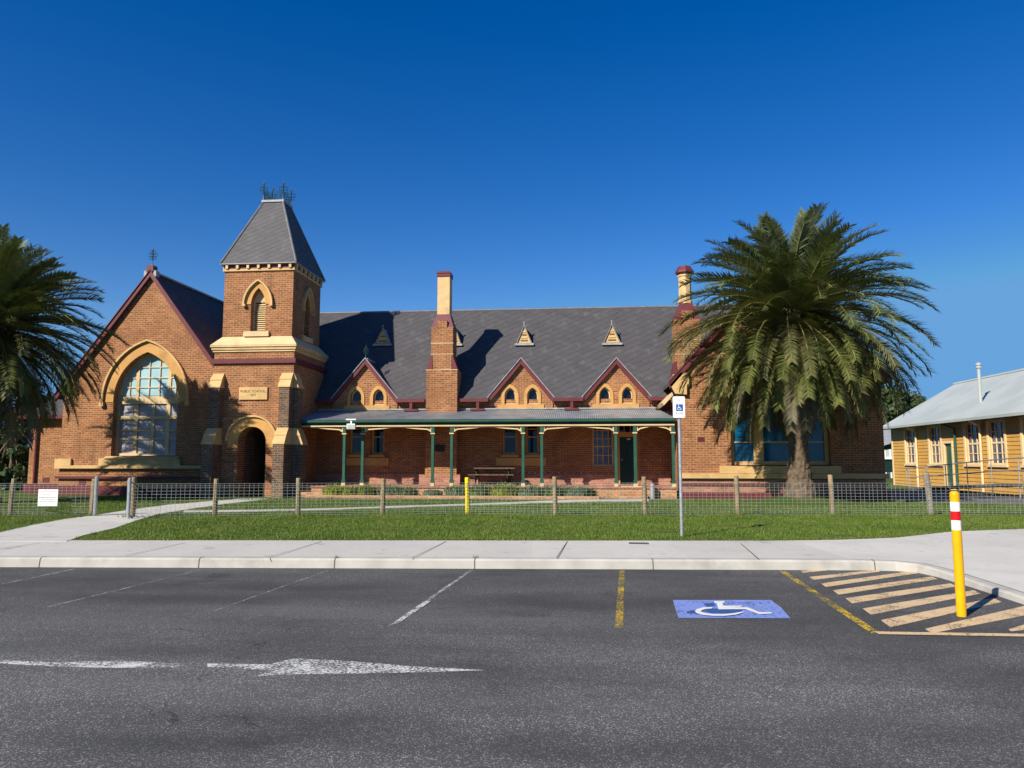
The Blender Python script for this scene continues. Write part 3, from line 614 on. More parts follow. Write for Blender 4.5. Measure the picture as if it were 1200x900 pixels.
# door arch + door
mb = MB(); ow_ = .42
mb.ext([ringpoly(door[0], door[1], dz_s - .25, dz_s, dz_t, ow_, .38, 14)], ly0 - .03, ly0 - .001, 'ochre'); mb.ext([ringpoly(door[0] - ow_, door[1] + ow_, dz_s + .02, dz_s, dz_t + .38, .06, .06, 14)], ly0 - .12, ly0 - .003, 'cream'); part('door_surround', mb, TW)
mb = MB(); dm = (door[0] + door[1]) / 2
mb.ext([opening(door[0] - .05, door[1] + .05, GZ - .05, dz_s, dz_t + .05, 14)], ly0 + 2.3, ly0 + 2.38, 'green_dark')
for s_ in (-1, 1):
    for zz in (.3, 1.35): mb.box(dm + s_ * .3 - .2, dm + s_ * .3 + .2, ly0 + 2.27, ly0 + 2.299, GZ + zz, GZ + zz + .85, 'green_dark')
mb.tube([(dm + .06, ly0 + 2.24, GZ + 1.0), (dm + .06, ly0 + 2.24, GZ + 1.15)], .015, 'galv'); part('door', mb, TW)
mb = MB(); mb.box(door[0] - .4, door[0] - .003, ly0 + .602, ly0 + 2.4, GZ - .05, dz_t + .3, 'brick_dark'); mb.box(door[1] + .003, door[1] + .4, ly0 + .602, ly0 + 2.4, GZ - .05, dz_t + .3, 'brick_dark'); mb.box(door[0] - .4, door[1] + .4, ly0 + .602, ly0 + 2.4, dz_t + .302, dz_t + .5, 'brick_dark'); part('porch_lining', mb, TW)  # darker brick stands in for the deep shade inside the porch
# buttresses
def buttress(x0, x1, fn, mat='brick'):
    mb = MB(); zA0, zA1 = Z(330, 452, ly0 - .35), Z(330, 437, ly0); zB0, zB1 = Z(330, 519, ly0 - .75), Z(330, 501, ly0 - .38)
    W = lambda a, b, c: fn(a, b, c)
    def slope(d_in, d_out, z_lo, z_hi):
        zm = z_lo + (z_hi - z_lo) * .55; dm_ = d_out + (d_in - d_out) * .5
        for (da, zl, db, zh) in ((d_out + .04, z_lo, dm_ + .01, zm - .01), (dm_ + .05, zm, d_in, z_hi)):
            a = [W(x0 - .04, da, zl - .05), W(x1 + .04, da, zl - .05), W(x1 + .04, .002, zl - .05), W(x0 - .04, .002, zl - .05)]
            b = [W(x0 - .04, da, zl), W(x1 + .04, da, zl), W(x1 + .04, .002, zl), W(x0 - .04, .002, zl)]
            c_ = [W(x0 - .02, db, zh), W(x1 + .02, db, zh), W(x1 + .02, .002, zh), W(x0 - .02, .002, zh)]
            mb.hull(a, b, 'cream'); mb.hull([tuple(Vector(p) + Vector((0, 0, .001))) for p in b], c_, 'cream')
    mb.hull([W(x0, .33, zB1 - .1), W(x1, .33, zB1 - .1), W(x1, .003, zB1 - .1), W(x0, .003, zB1 - .1)], [W(x0, .33, zA0 - .04), W(x1, .33, zA0 - .04), W(x1, .003, zA0 - .04), W(x0, .003, zA0 - .04)], mat)
    mb.hull([W(x0 - .01, .72, GZ - .1), W(x1 + .01, .72, GZ - .1), W(x1 + .01, .004, GZ - .1), W(x0 - .01, .004, GZ - .1)], [W(x0 - .01, .72, zB0 - .04), W(x1 + .01, .72, zB0 - .04), W(x1 + .01, .004, zB0 - .04), W(x0 - .01, .004, zB0 - .04)], mat)
    slope(.02, .33, zA0, zA1); slope(.335, .72, zB0, zB1)
    return mb
FB = lambda u, d, z: (u, ly0 - d, z)
RB = lambda u, d, z: (lx1 + d, u, z)
bx0 = X(326.5, 470, ly0 - .33); part('buttress', buttress(bx0, lx1 - .02, FB, 'brick_dark'), TW)
part('buttress', buttress(lx0 + .02, lx0 + .02 + (lx1 - .02 - bx0), FB, 'brick_dark'), TW)
part('buttress', buttress(ly0 + .02, ly0 + .52, lambda u, d, z: (lx1 + d * .6, u, z), 'brick_dark'), TW)
# name plaque
q0, q1 = at(280.5, 468.5, ly0), at(314, 453.8, ly0)
mb = MB(); mb.box(q0.x, q1.x, ly0 - .06, ly0 - .003, q0.z, q1.z, 'cream'); PLQ = part('name_plaque', mb, TW)
def text(body, loc, size, mat, parent, name, rot=(R(90), 0, 0), ext=.004, align='CENTER'):
    c_ = bpy.data.curves.new(name, 'FONT'); c_.body = body; c_.size = size; c_.align_x = align; c_.align_y = 'CENTER'; c_.extrude = ext; c_.materials.append(MATS[mat])
    tmp = bpy.data.objects.new('lettering', c_); COL.objects.link(tmp); bpy.context.view_layer.update()
    me = bpy.data.meshes.new_from_object(tmp.evaluated_get(bpy.context.evaluated_depsgraph_get())); bpy.data.objects.remove(tmp); bpy.data.curves.remove(c_)
    me.name = name
    o = bpy.data.objects.new(name, me); COL.objects.link(o); o.location = loc; o.rotation_euler = rot
    if parent is not None:
        o.parent = parent
        if parent.parent is None and parent.type == 'EMPTY': o.location = Vector(loc) - parent.location
    return o
# lettering rides on the tower as a sub-part beside its plaque
pm_ = (q0 + q1) / 2; qh = q1.z - q0.z
PLQ.parent = SC; PLQ.location = -SC.location
text('PUBLIC SCHOOL,', (pm_.x, ly0 - .063, pm_.z + qh * .17), .135, 'text_dark', PLQ, 'plaque_lettering'); text('1877', (pm_.x, ly0 - .063, pm_.z - qh * .13), .125, 'text_dark', PLQ, 'plaque_lettering')
# ---- main block
ez = Z(600, 467, YW - .3); Ye = YW - .3
ms = 1.2
ry = None
d_ = ray(600, 363); k_ = (d_.z / d_.y); ry = (CZ - ez + ms * Ye) / (ms - k_); rz = CZ + k_ * ry
roofy = lambda z: Ye + (z - ez) / ms
# right wing extents
Yr = 28.4
rx0 = X(796, 500, Yr); rx1 = X(1036, 520, Yr); rxc = (rx0 + rx1) / 2
Xm0, Xm1 = lx1 - .3, rx0 + .3
wall_holes = []; WIN = []
def wwin(a, b, yt, yb): x0, x1 = X(a, 520, YW), X(b, 520, YW); return x0, x1, Z((a + b) / 2, yb, YW), Z((a + b) / 2, yt, YW)
specs = [(409.5, 425, 491, 533), (434.8, 450.6, 491, 533), (588.5, 606.5, 491, 533), (615.5, 632, 491, 533), (693.5, 719.5, 494, 547)]
for sp_ in specs: WIN.append(wwin(*sp_))
dx0, dx1 = X(723.5, 530, YW), X(748, 530, YW); FZ = Z(735, 569.5, 29.6); dzt = Z(735, 512, YW); dtz = Z(735, 496, YW)
mb = MB()
mb.ext([rect(Xm0, Xm1, GZ - .1, ez - .02)] + [opening(w[0], w[1], w[2], w[3], w[3]) for w in WIN] + [opening(dx0, dx1, FZ + .02, dtz, dtz)], YW, YW + .35, 'brick')
mb.box(Xm0, Xm1, 38.4, 38.7, GZ - .1, ez - .05, 'brick')
mb.box(Xm0 + .1, Xm1 - .1, YW + .6, YW + .63, FZ, ez - .3, 'black_gap')
MW = part('main_wall', mb)
for i, w in enumerate(WIN):
    W_ = w[1] - w[0]; H_ = w[3] - w[2]
    if i < 4: m_ = window(w[0], w[1], w[2], w[3], w[3], YW + .12, .09, [], [w[2] + H_ * .5, w[2] + H_ * .72], .05, 'ochre', 'glass')
    else: m_ = window(w[0], w[1], w[2], w[3], w[3], YW + .1, .09, [w[0] + W_ * .5] + [w[0] + W_ * q_ for q_ in (.25, .75)], [w[2] + H_ * q_ for q_ in (.25, .62, .8)] + [(w[2] + H_ * .45, .05)], .028, 'cream', 'curtain_glass')
    part('window', m_, MW)
for a, b in ((405, 456), (581.5, 640)):
    mb = MB(); x0, x1 = X(a, 540, YW), X(b, 540, YW); mb.box(x0, x1, YW - .1, YW - .002, Z(600, 545.5, YW), Z(600, 536.5, YW), 'ochre')
    for w in WIN[:4]:
        if x0 < w[0] < x1: mb.box(w[0] - .05, w[1] + .05, YW - .14, YW + .11, w[2] - .1, w[2] - .003, 'ochre')
    part('window_sill', mb, MW)
mb = MB(); mb.ext([rect(dx0, dx1, FZ, dtz), rect(dx0 + .1, dx1 - .1, FZ + .001, dzt), rect(dx0 + .1, dx1 - .1, dzt + .2, dtz - .08)], YW + .05, YW + .2, 'ochre'); mb.box(dx0 + .1, dx1 - .1, YW + .14, YW + .19, FZ + .01, dzt - .01, 'green_dark')
mb.box(dx0 + .1, dx1 - .1, YW + .15, YW + .17, dzt + .2, dtz - .08, 'glass')
for q_ in (.35, .65): mb.box(dx0 + (dx1 - dx0) * q_ - .015, dx0 + (dx1 - dx0) * q_ + .015, YW + .12, YW + .149, dzt + .2, dtz - .08, 'ochre')
for x_ in (.22, .58):
    for zz, hh in ((.15, .7), (1.0, .85)): mb.box(dx0 + (dx1 - dx0) * x_ - .08, dx0 + (dx1 - dx0) * x_ + .16, YW + .12, YW + .139, FZ + zz, FZ + zz + hh, 'green_dark')
mb.box((dx0 + dx1) / 2 - .02, (dx0 + dx1) / 2 + .12, YW + .125, YW + .138, dzt - .14, dzt - .06, 'white_paint'); mb.lathe([(.03, 0), (.03, .05)], dx0 + .18, YW + .11, 'galv', 10, FZ + 1)
part('door', mb, MW)
mb = MB()
for px in (613.5, 620, 627, 634.5, 639, 647.5, 655, 663, 672, 681, 690, 698, 706, 713.5): p = at(px, 554 + (px - 613) * .01, YW); mb = MB(); mb.box(p.x - .035, p.x + .035, YW - .012, YW - .002, p.z - .03, p.z + .03, 'lead'); part('damp_plug', mb, MW)
for py in (539, 555):
    for px in (755.5, 764.5, 773.5, 782): p = at(px, py, YW); mb = MB(); mb.box(p.x - .035, p.x + .035, YW - .012, YW - .002, p.z - .03, p.z + .03, 'lead'); part('damp_plug', mb, MW)
mb = MB(); mb.box(Xm0, X(497, 540, YW), YW - .05, YW - .003, FZ, FZ + .42, 'brick_red'); mb.box(X(548, 540, YW), dx0 - .1, YW - .05, YW - .003, FZ, FZ + .42, 'brick_red'); mb.box(dx1 + .1, Xm1 - .35, YW - .05, YW - .003, FZ, FZ + .42, 'brick_red'); part('plinth', mb, MW)
gabs = [(391, 430, 466), (573.5, 610.5, 648), (683.5, 721.5, 761)]
GX = [(X(a, 467, YW), X(b, 420, YW), X(c, 467, YW)) for a, b, c in gabs]
GZA = [Z(g_[1], 424, YW - .06) for g_ in gabs]
# main roof
mb = MB(); t = .12; xe0, xe1 = xc + .1, rxc
line = [(xe0, ez)]
for g0, gc, g1 in GX: gz_ = GZA[GX.index((g0, gc, g1))]; line += [(g0 - .03, ez), ((g0 + g1) / 2 + .02, gz_ + .05), (g1 + .03, ez)]
mb.ext([line + [(xe1, ez), (xe1, rz), (xe0, rz)]], 0, t, 'slate', lambda u, z, d: (u, roofy(z), z - d))
mb.ext([[(ry + .001, rz), (2 * ry - Ye, ez), (2 * ry - Ye, ez - t), (ry + .001, rz - t)]], xe0, xe1, 'slate', lambda u, z, d: (d, u, z))
mb.tube([(xe0, ry, rz + .0), (xe1, ry, rz + .0)], .06, 'lead_dark', 8)
MR = part('main_roof', mb)
for v in ((440.5, 456.5, 386, 402.5), (527, 539, 384, 402.5), (606.5, 622.3, 382.5, 402), (708.5, 726, 381, 401.5)):
    d_ = ray((v[0] + v[1]) / 2, v[3]); k_ = d_.z / d_.y; yf = (CZ - ez + ms * Ye) / (ms - k_) - .12; part('roof_vent', roofvent(v[0], v[1], v[2], v[3], yf, roofy), MR)
mb = MB(); xs = [Xm0] + [q_ for g_ in GX for q_ in (g_[0], g_[2])] + [X(781, 467, YW - .35)]
chx0, chx1 = X(497, 455, 30.45), X(536, 455, 30.45)
segs = []
for i in range(0, len(xs), 2):
    a, b = xs[i], xs[i + 1]
    if a < chx0 < b: segs += [(a, chx0 - .01), (chx1 + .01, b)]
    else: segs.append((a, b))
for a, b in segs:
    if b - a < .05: continue
    mb = MB(); mb.box(a, b, Ye - .12, Ye - .004, ez - .13, ez + .01, 'maroon'); part('gutter', mb, MR)
for px in (482, 560, 670, 777):
    x_ = X(px, 475, Ye); mb = MB(); mb.box(x_ - .06, x_ + .06, Ye - .1, Ye + .05, ez - .42, ez - .132, 'maroon'); mb.box(x_ - .3, x_ + .3, Ye - .16, Ye + .05, ez - .5, ez - .422, 'maroon'); part('rain_spreader', mb, MR)
# dormer gables
for gi, (gx0, gxc, gx1) in enumerate(GX):
    gxc = (gx0 + gx1) / 2 + .02; gz0 = ez - .05; gza = Z(gabs[gi][1], 424, YW - .06)
    sl = (gza - gz0) / (gxc - gx0); yg = YW - .06
    w_px = [(591.5, 604.4), (618, 630.6)]; shift = gabs[gi][1] - 610.7
    wn = [(X(a + shift, 465, yg), X(b + shift, 465, yg)) for a, b in w_px]
    zb_, zs_, zt_ = Z(600, 473.5, yg), Z(600, 464, yg), Z(600, 454.5, yg)
    vz = Z(600, 481, YW)
    mb = MB(); mb.ext([[(gx0, gz0 - .01), (gxc, gza), (gx1, gz0 - .01), (gx1, vz - .3), (gx0, vz - .3)]] + [opening(a - .02, b + .02, zb_ - .05, zs_, zt_ + .02, 8) for a, b in wn], yg, yg + .3, 'brick')
    for a, b in wn: mb.box(a - .1, b + .1, yg + .32, yg + .34, zb_ - .1, zt_ + .1, 'black_gap')
    DG = part('dormer_gable', mb)
    mb = MB()
    for a, b in wn: mb.ext([ringpoly(a, b, zb_ - .02, zs_, zt_, .13, .15, 8)], yg - .035, yg - .001, 'ochre')
    mb.box(wn[0][0] - .28, wn[1][1] + .26, yg - .05, yg - .002, zb_ - .28, zb_ - .022, 'ochre')
    for a, b in wn: mb.ext([[(yg - .05, zb_ - .03), (yg + .15, zb_ + .07), (yg + .15, zb_ - .018), (yg - .05, zb_ - .02)]], a + .003, b - .003, 'cream_pale', lambda u, z, d: (d, u, z))
    part('window_surround', mb, DG)
    for a, b in wn: part('arched_window', window(a, b, zb_, zs_, zt_, yg + .15, .05, [], [], .03, 'cream_pale', 'glass'), DG)
    for b in barge(gx0, gx1, gxc, gz0, gza, yg - .04, .24, .12, .06, .12, True, 'lead'): part('bargeboard', b, DG)
    mb = MB(); yback = roofy(gza + .05) + .25
    for s_, xe in ((-1, gx0 - .06), (1, gx1 + .06)):
        top = [(xe, yg - .05, gz0 + .02), (gxc, yg - .05, gza + .11), (gxc, yback, gza + .11), (xe, roofy(gz0) + .1, gz0 + .02)]
        mb.hull(top, [(p[0], p[1], p[2] - .08) for p in top], 'slate')
    mb.tube([(gxc, yg + .1, gza + .13), (gxc, yback - .1, gza + .13)], .05, 'lead', 6)
    part('roof', mb, DG)
    if gi == 0: part('finial', finial(gxc, yg - .08, gza + .14, .6), DG)
# chimneys
def shoulder(mb, x0, x1, y0, y1, X0, X1, Y0, Y1, zl, zh, mat): mb.hull(rectring(X0, X1, Y0, Y1, zl), rectring(x0, x1, y0, y1, zh), mat)
yc = 30.45; c1 = 31.5
zz = [Z(515, p_, yc) for p_ in (433, 417, 384, 367, 322.5, 316)]
cxm = (X(511.8, 345, yc) + X(526.2, 345, yc)) / 2
def chimney(xm, y0, y1, wl_, wm, ws_, zz, zbase, octo=False):
    mb = MB(); xm0 = xm
    mb.box(xm - wl_, xm + wl_, y0, y1, zbase, zz[0], 'brick'); mb.box(xm - wm, xm + wm, y0 + .02, y1 - .1, zz[0], zz[2], 'brick')
    for z_ in (zz[0] - .03, zz[0] + (zz[2] - zz[0]) * .62, zz[0] + (zz[2] - zz[0]) * .36): 
        w_ = wl_ if z_ < zz[0] else wm; mb.box(xm - w_ - .012, xm + w_ + .012, y0 - (.012 if z_ < zz[0] else -.008), y0 + .3, z_, z_ + .03, 'cream_pale')
    ch = part('chimney', mb)
    mb = MB()
    for s_ in (-1, 1):
        mb = MB(); a, b = (xm - wl_ - .01, xm - wm + .06) if s_ < 0 else (xm + wm - .06, xm + wl_ + .01)
        tip = xm + s_ * (wm + .012)
        lo = [(a, y0 - .012, zz[0] + .005), (b, y0 - .012, zz[0] + .005), (b, y1, zz[0] + .005), (a, y1, zz[0] + .005)]
        i0, i1 = (tip, b) if s_ < 0 else (a, tip)
        mb.hull(lo, [(i0, y0 - .012 + .02, zz[1]), (i1, y0 - .012 + .02, zz[1]), (i1, y1 - .1, zz[1]), (i0, y1 - .1, zz[1])], 'maroon'); part('shoulder', mb, ch)
    mb = MB()
    mb.hull(rectring(xm - wm - .02, xm + wm + .02, y0 + .05, y1 - .08, zz[2] + .004), rectring(xm - ws_ - .02, xm + ws_ + .02, y0 + .25, y1 - .2, zz[3]), 'maroon')
    mb.ext([rect(xm - wm * .45, xm + wm * .45, zz[2] + .002, zz[2] + (zz[3] - zz[2]) * .5)], y0 + .01, y0 + .2, 'brick')
    part('shoulder', mb, ch)
    mb = MB()
    if octo: mb.lathe([(ws_ * 1.25, zz[3]), (ws_ * 1.25, zz[3] + .12), (ws_ * 1.08, zz[3] + .15), (ws_ * 1.08, zz[4] - .1), (ws_ * 1.25, zz[4] - .06), (ws_ * 1.25, zz[4])], xm, (y0 + y1) / 2, 'brick_pale', 8)
    else: mb.box(xm - ws_, xm + ws_, y0 + .25, y1 - .2, zz[3] - .01, zz[4], 'brick_pale')
    part('stack', mb, ch)
    mb = MB()
    if octo: mb.lathe([(ws_ * 1.3, zz[4] + .002), (ws_ * 1.65, zz[4] + .08), (ws_ * 1.65, zz[4] + .16), (ws_ * 1.3, zz[5] - .08), (ws_ * 1.1, zz[5]), (ws_ * .6, zz[5])], xm, (y0 + y1) / 2, 'maroon', 8)
    else:
        mb.box(xm - ws_ - .03, xm + ws_ + .03, y0 + .22, y1 - .17, zz[4] + .001, zz[4] + (zz[5] - zz[4]) * .6, 'maroon'); mb.hull(rectring(xm - ws_ - .05, xm + ws_ + .05, y0 + .2, y1 - .15, zz[4] + (zz[5] - zz[4]) * .6 + .001), rectring(xm - ws_, xm + ws_, y0 + .25, y1 - .2, zz[5]), 'maroon')
    part('chimney_cap', mb, ch)
    return ch
ppm = 870 / 30.9
CH = chimney(cxm - .02, yc, c1, 18.6 / ppm, 13 / ppm, 7.4 / ppm, zz, GZ)
mb = MB(); p = at(515.3, 525, yc); mb.box(p.x - .2, p.x + .2, yc - .03, yc - .002, p.z - .14, p.z + .14, 'rubber_dark'); part('memorial_plaque', mb, CH)
mb = MB(); mb.box(X(491, 560, yc - .06), X(539, 560, yc - .06), yc - .06, yc - .004, GZ, Z(515, 556, yc), 'brick_red'); part('hearth_base', mb, CH)
yc2 = 30.2; zz2 = [Z(803, p_, yc2 + .4) for p_ in (440, 425, 376, 356, 322, 312)]
chimney(X(803, 340, yc2 + .4), yc2, yc2 + 1.0, .62, .52, .235, zz2, 3.0, True)
# verandah
Yv = 28.75
vz1 = Z(600, 480.3, YW - .06); vz0 = Z(600, 491, Yv - .1)
vx0, vx1 = lx1 + .0, X(790, 490, Yv)
mb = MB(); n_ = int((vx1 - vx0) / .019); ys = (Yv - .12, YW - .065)
vs = []
for i in range(n_ + 1):
    x = vx0 + (vx1 - vx0) * i / n_; dz_ = .011 * math.sin(2 * math.pi * (x - vx0) / .076)
    vs += [(x, ys[0], vz0 + dz_), (x, ys[1], vz1 + dz_)]
mb.add(vs, [(2 * i, 2 * i + 2, 2 * i + 3, 2 * i + 1) for i in range(n_)], 'zinc')
mb.box(vx0 + .05, vx1 - .05, YW - .14, YW - .064, vz1 + .015, vz1 + .07, 'lead')
mb.hull([(vx0, ys[0] + .2, vz0 - .04), (vx1, ys[0] + .2, vz0 - .04), (vx1, YW - .1, vz1 - .05), (vx0, YW - .1, vz1 - .05)], [(vx0, ys[0] + .2, vz0 - .08), (vx1, ys[0] + .2, vz0 - .08), (vx1, YW - .1, vz1 - .09), (vx0, YW - .1, vz1 - .09)], 'ochre')
VR = part('verandah_roof', mb, recalc=False)
mb = MB(); gzb = Z(600, 497.5, Yv - .1)
gp = [(Yv - .21, vz0 - .02), (Yv - .21, vz0 - .09), (Yv - .18, vz0 - .13), (Yv - .1, vz0 - .13), (Yv - .1, vz0 - .05)]
mb.ext([gp], vx0 - .02, vx1 + .04, 'green_paint', lambda u, z, d: (d, u, z)); part('gutter', mb, VR)
mb = MB(); mb.box(vx0, vx1, Yv - .05, Yv + .05, gzb - .02, vz0 - .1, 'green_dark'); mb.box(vx0, vx1, Yv - .09, Yv - .051, gzb - .06, gzb - .005, 'cream_pale'); part('beam', mb, VR)
fz = FZ
mb = MB(); mb.box(vx0 + .0, vx1, Yv - .28, YW - .01, GZ - .1, fz - .06, 'brick_orange'); mb.box(vx0, vx1, Yv - .32, YW - .012, fz - .058, fz, 'brick_red'); VF = part('verandah_floor', mb)
mb = MB(); mb.box(dx0 - .1, dx1 + .1, Yv - .7, Yv - .322, GZ - .05, GZ + .17, 'brick_orange'); mb.box(dx0, dx1, Yv - .31, Yv - .29 + .02, fz + .001, fz + .03, 'cream_pale'); part('door_step', mb, VF)
mb = MB(); sx = X(375, 575, Yv - .6); mb.box(sx - .9, sx + 1.0, Yv - .65, Yv - .322, GZ - .05, GZ + .2, 'brick_orange'); part('door_step', mb, VF)
posts = [404.2, 425.7, 507.5, 529.6, 613, 634.8, 721.3, 743.7, 788.3]
PX = [X(p_, 500, Yv) for p_ in posts]
zbk = gzb - .06; zcap = Z(600, 507, Yv)
for i, x in enumerate(PX):
    mb = MB(); w = .052
    mb.box(x - w - .01, x + w + .01, Yv - w - .01, Yv + w + .01, zcap - .0, gzb - .022, 'green_paint'); mb.box(x - w, x + w, Yv - w, Yv + w, fz + .25, zcap - .05, 'green_paint'); mb.box(x - w - .02, x + w + .02, Yv - w - .02, Yv + w + .02, fz + .12, fz + .25, 'green_paint')
    mb.box(x - w - .035, x + w + .035, Yv - w - .035, Yv + w + .035, zcap - .05, zcap - .002, 'cream_pale'); mb.box(x - .075, x + .075, Yv - .075, Yv + .075, fz + .002, fz + .118, 'cream_pale')
    VP = part('verandah_post', mb)
    sides = []
    if i % 2 == 0: sides.append((-1, (PX[i] - PX[i - 1]) / 2 if i else (PX[0] - vx0) / 2 + .4))
    if i % 2 == 1: sides.append((1, (PX[i + 1] - PX[i]) / 2))
    for s_, span in sides:
        mb = MB(); P = lambda u, z: (x + s_ * u, z)
        u0 = w + .012; zb0 = zcap + .0; zt_ = gzb - .066
        lowr = [(u0, zb0 + .02), (u0 + .16, zb0 + .12), (span * .5, zt_ - .09), (span * .8, zt_ - .045), (span, zt_ - .03)]
        upr = [(span, zt_), (span * .8, zt_ - .005), (span * .5, zt_ - .045), (u0 + .16, zb0 + .17), (u0, zb0 + .11)]
        mb.ext([[P(*q_) for q_ in lowr + upr]], Yv - .03, Yv + .03, 'cream_pale')
        mb.ext([[P(u0 + .001, zb0 + .115), P(u0 + .001, zt_ - .002), P(u0 + .05, zt_ - .002), P(u0 + .05, zb0 + .13)]], Yv - .025, Yv + .025, 'cream_pale')
        for q_ in range(10):
            a_ = q_ * math.pi / 5; pass
        mb.tube([(x + s_ * (u0 + .14 + .06 * math.cos(t_)), Yv, zb0 + .2 + .035 * math.sin(t_) + .03) for t_ in [j * math.pi / 4 for j in range(9)]], .012, 'cream_pale', 5)
        part('bracket', mb, VP)
# ---- end wing
mb = MB(); rze = Z(792, 440, Yr); rsl = 1.12; rza = rze + rsl * (rxc - rx0)
ew = (X(856, 500, Yr), X(972, 500, Yr)); eb, es, et = Z(900, 545, Yr), Z(845, 478, Yr), Z(912, 392, Yr)
mb.ext([[(rx0, GZ - .1), (rx0, rze), (rxc, rza), (rx1, rze), (rx1, GZ - .1)], opening(ew[0], ew[1], eb, es, et)], Yr, Yr + .4, 'brick')
mb.box(rx0, rx0 + .4, Yr + .4, 40, GZ - .1, rze, 'brick'); mb.box(rx1 - .4, rx1, Yr + .4, 40, GZ - .1, rze, 'brick'); mb.ext([[(rx0, GZ - .1), (rx0, rze), (rxc, rza), (rx1, rze), (rx1, GZ - .1)]], 40, 40.4, 'brick')
mb.box(ew[0] - .2, ew[1] + .2, Yr + .46, Yr + .5, eb - .2, et + .2, 'black_gap')
EW = part('end_wing', mb)
mb = MB(); o_ = .3; t = .12
mb.ext([[(rx0 - o_, rze - o_ * rsl + .1), (rxc, rza + .1), (rx1 + o_, rze - o_ * rsl + .1), (rx1 + o_, rze - o_ * rsl + .1 - t), (rxc, rza + .1 - t), (rx0 - o_, rze - o_ * rsl + .1 - t)]], Yr - .02, 40.5, 'slate'); part('roof', mb, EW)
for b in barge(rx0, rx1, rxc, rze, rza, Yr - .03, .26, .14, .34, .12): part('bargeboard', b, EW)
mb = MB(); kp = [(785, 451), (797, 437), (807, 437), (807, 450.5), (804.5, 451), (804.5, 462.5), (791, 461.5)]
mb.ext([[(X(a, b, Yr - .06), Z(a, b, Yr - .06)) for a, b in kp]], Yr - .17, Yr - .04, 'cream'); part('kneeler', mb, EW)
mb = MB(); kp = [(787.5, 459.5), (789, 463), (778, 475), (776, 471.5)]
mb.ext([[(X(a, b, Yr + .3), Z(a, b, Yr + .3)) for a, b in kp]], Yr + .3, Yr + 2.2, 'cream_pale'); part('soffit_board', mb, EW)
mb = MB(); mb.ext([ringpoly(ew[0], ew[1], es - .1, es, et, .45, .48)], Yr - .03, Yr - .001, 'ochre'); part('window_surround', mb, EW)
mb = MB(); mb.ext([ringpoly(ew[0] - .45, ew[1] + .45, es - .1, es, et + .48, .08)], Yr - .13, Yr - .003, 'cream'); part('window_hood', mb, EW)
W_ = ew[1] - ew[0]; zr = Z(900, 518, Yr)
m_ = window(ew[0], ew[1], eb, es, et, Yr + .2, .14, [(X(890.5, 520, Yr), None, None, .36), (X(937, 520, Yr), None, None, .36)], [(zr, .05), (es + .1, .2), es + .9, es + 1.6], .06, 'cream', 'blue_glass', dep=.14); part('arched_window', m_, EW)
mb = MB(); mb.box(X(843, 550, Yr), X(985, 550, Yr), Yr - .12, Yr - .003, Z(900, 554.5, Yr), Z(900, 546, Yr), 'cream'); mb.box(ew[0] + .01, ew[1] - .01, Yr, Yr + .2, eb - .1, eb - .002, 'cream_pale'); part('window_sill', mb, EW)
mb = MB(); mb.box(rx0 - .06, rx1 + .06, Yr - .16, Yr - .004, Z(850, 560.5, Yr), Z(850, 554.7, Yr), 'cream'); part('moulding', mb, EW)
mb = MB(); mb.box(rx0 - .03, rx1 + .03, Yr - .08, Yr - .005, Z(850, 569, Yr), Z(850, 566.5, Yr), 'maroon'); part('string_course', mb, EW)
mb = MB(); mb.box(rx0 - .05, rx1 + .05, Yr - .14, Yr - .006, GZ - .1, Z(850, 577, Yr), 'maroon'); part('plinth', mb, EW)
mb = MB(); mb.box(rx0 + .01, rx1 - .01, Yr - .03, Yr - .007, Z(850, 576.9, Yr), Z(850, 569.1, Yr), 'brick_red'); mb.box(rx0 + .01, rx1 - .01, Yr - .031, Yr - .007, Z(850, 566.3, Yr), Z(850, 560.8, Yr), 'brick_red'); part('base_course', mb, EW)
part('air_vent', airvent(821.5, 515, Yr, .2, .12), EW)
mb = MB()
d_ = ray(241, 396); xs_ = X(241, 396, 32)
# roof vent on the gable wing slope (faces +X)
def wingvent():
    mb = MB(); yv = 32.6; xv = X(243, 396, yv); zb_ = Z(243, 396, yv); h = .85; wv = .42; slx = (za - ze) / hw
    rx = lambda z: xc + (za + .1 - z) / slx
    mb.ext([[(yv - wv, zb_), (yv, zb_ + h), (yv + wv, zb_)]], 0, .05, 'cream', lambda u, z, d: (xv - d, u, z))
    for s_ in (-1, 1):
        top = [(xv + .06, yv + s_ * (wv + .05), zb_ - .02), (xv + .06, yv, zb_ + h + .06), (rx(zb_ + h) - .1, yv, zb_ + h + .06), (rx(zb_) - .02, yv + s_ * (wv + .05), zb_ - .02)]
        mb.hull(top, [(p[0], p[1], p[2] - .05) for p in top], 'lead')
    return mb
part('roof_vent', wingvent(), WG)
# floodlight under the verandah gutter
p = at(411.5, 499.5, Yv - .5); FL = empty('floodlight', p, 'small white boxed floodlight hanging below the green verandah gutter', 'floodlight')
mb = MB(); mb.box(p.x - .16, p.x + .16, p.y - .06, p.y + .1, p.z - .11, p.z + .1, 'white_paint'); mb.build('housing', FL)
mb = MB(); mb.box(p.x - .13, p.x + .13, p.y - .075, p.y - .062, p.z - .08, p.z + .05, 'sign_grey'); mb.build('lens', FL)
mb = MB(); mb.box(p.x - .2, p.x + .2, p.y - .05, p.y + .06, p.z + .24, p.z + .29, 'white_paint'); mb.box(p.x - .03, p.x + .03, p.y - .02, p.y + .02, p.z + .1, p.z + .26, 'white_paint'); mb.build('bracket', FL)
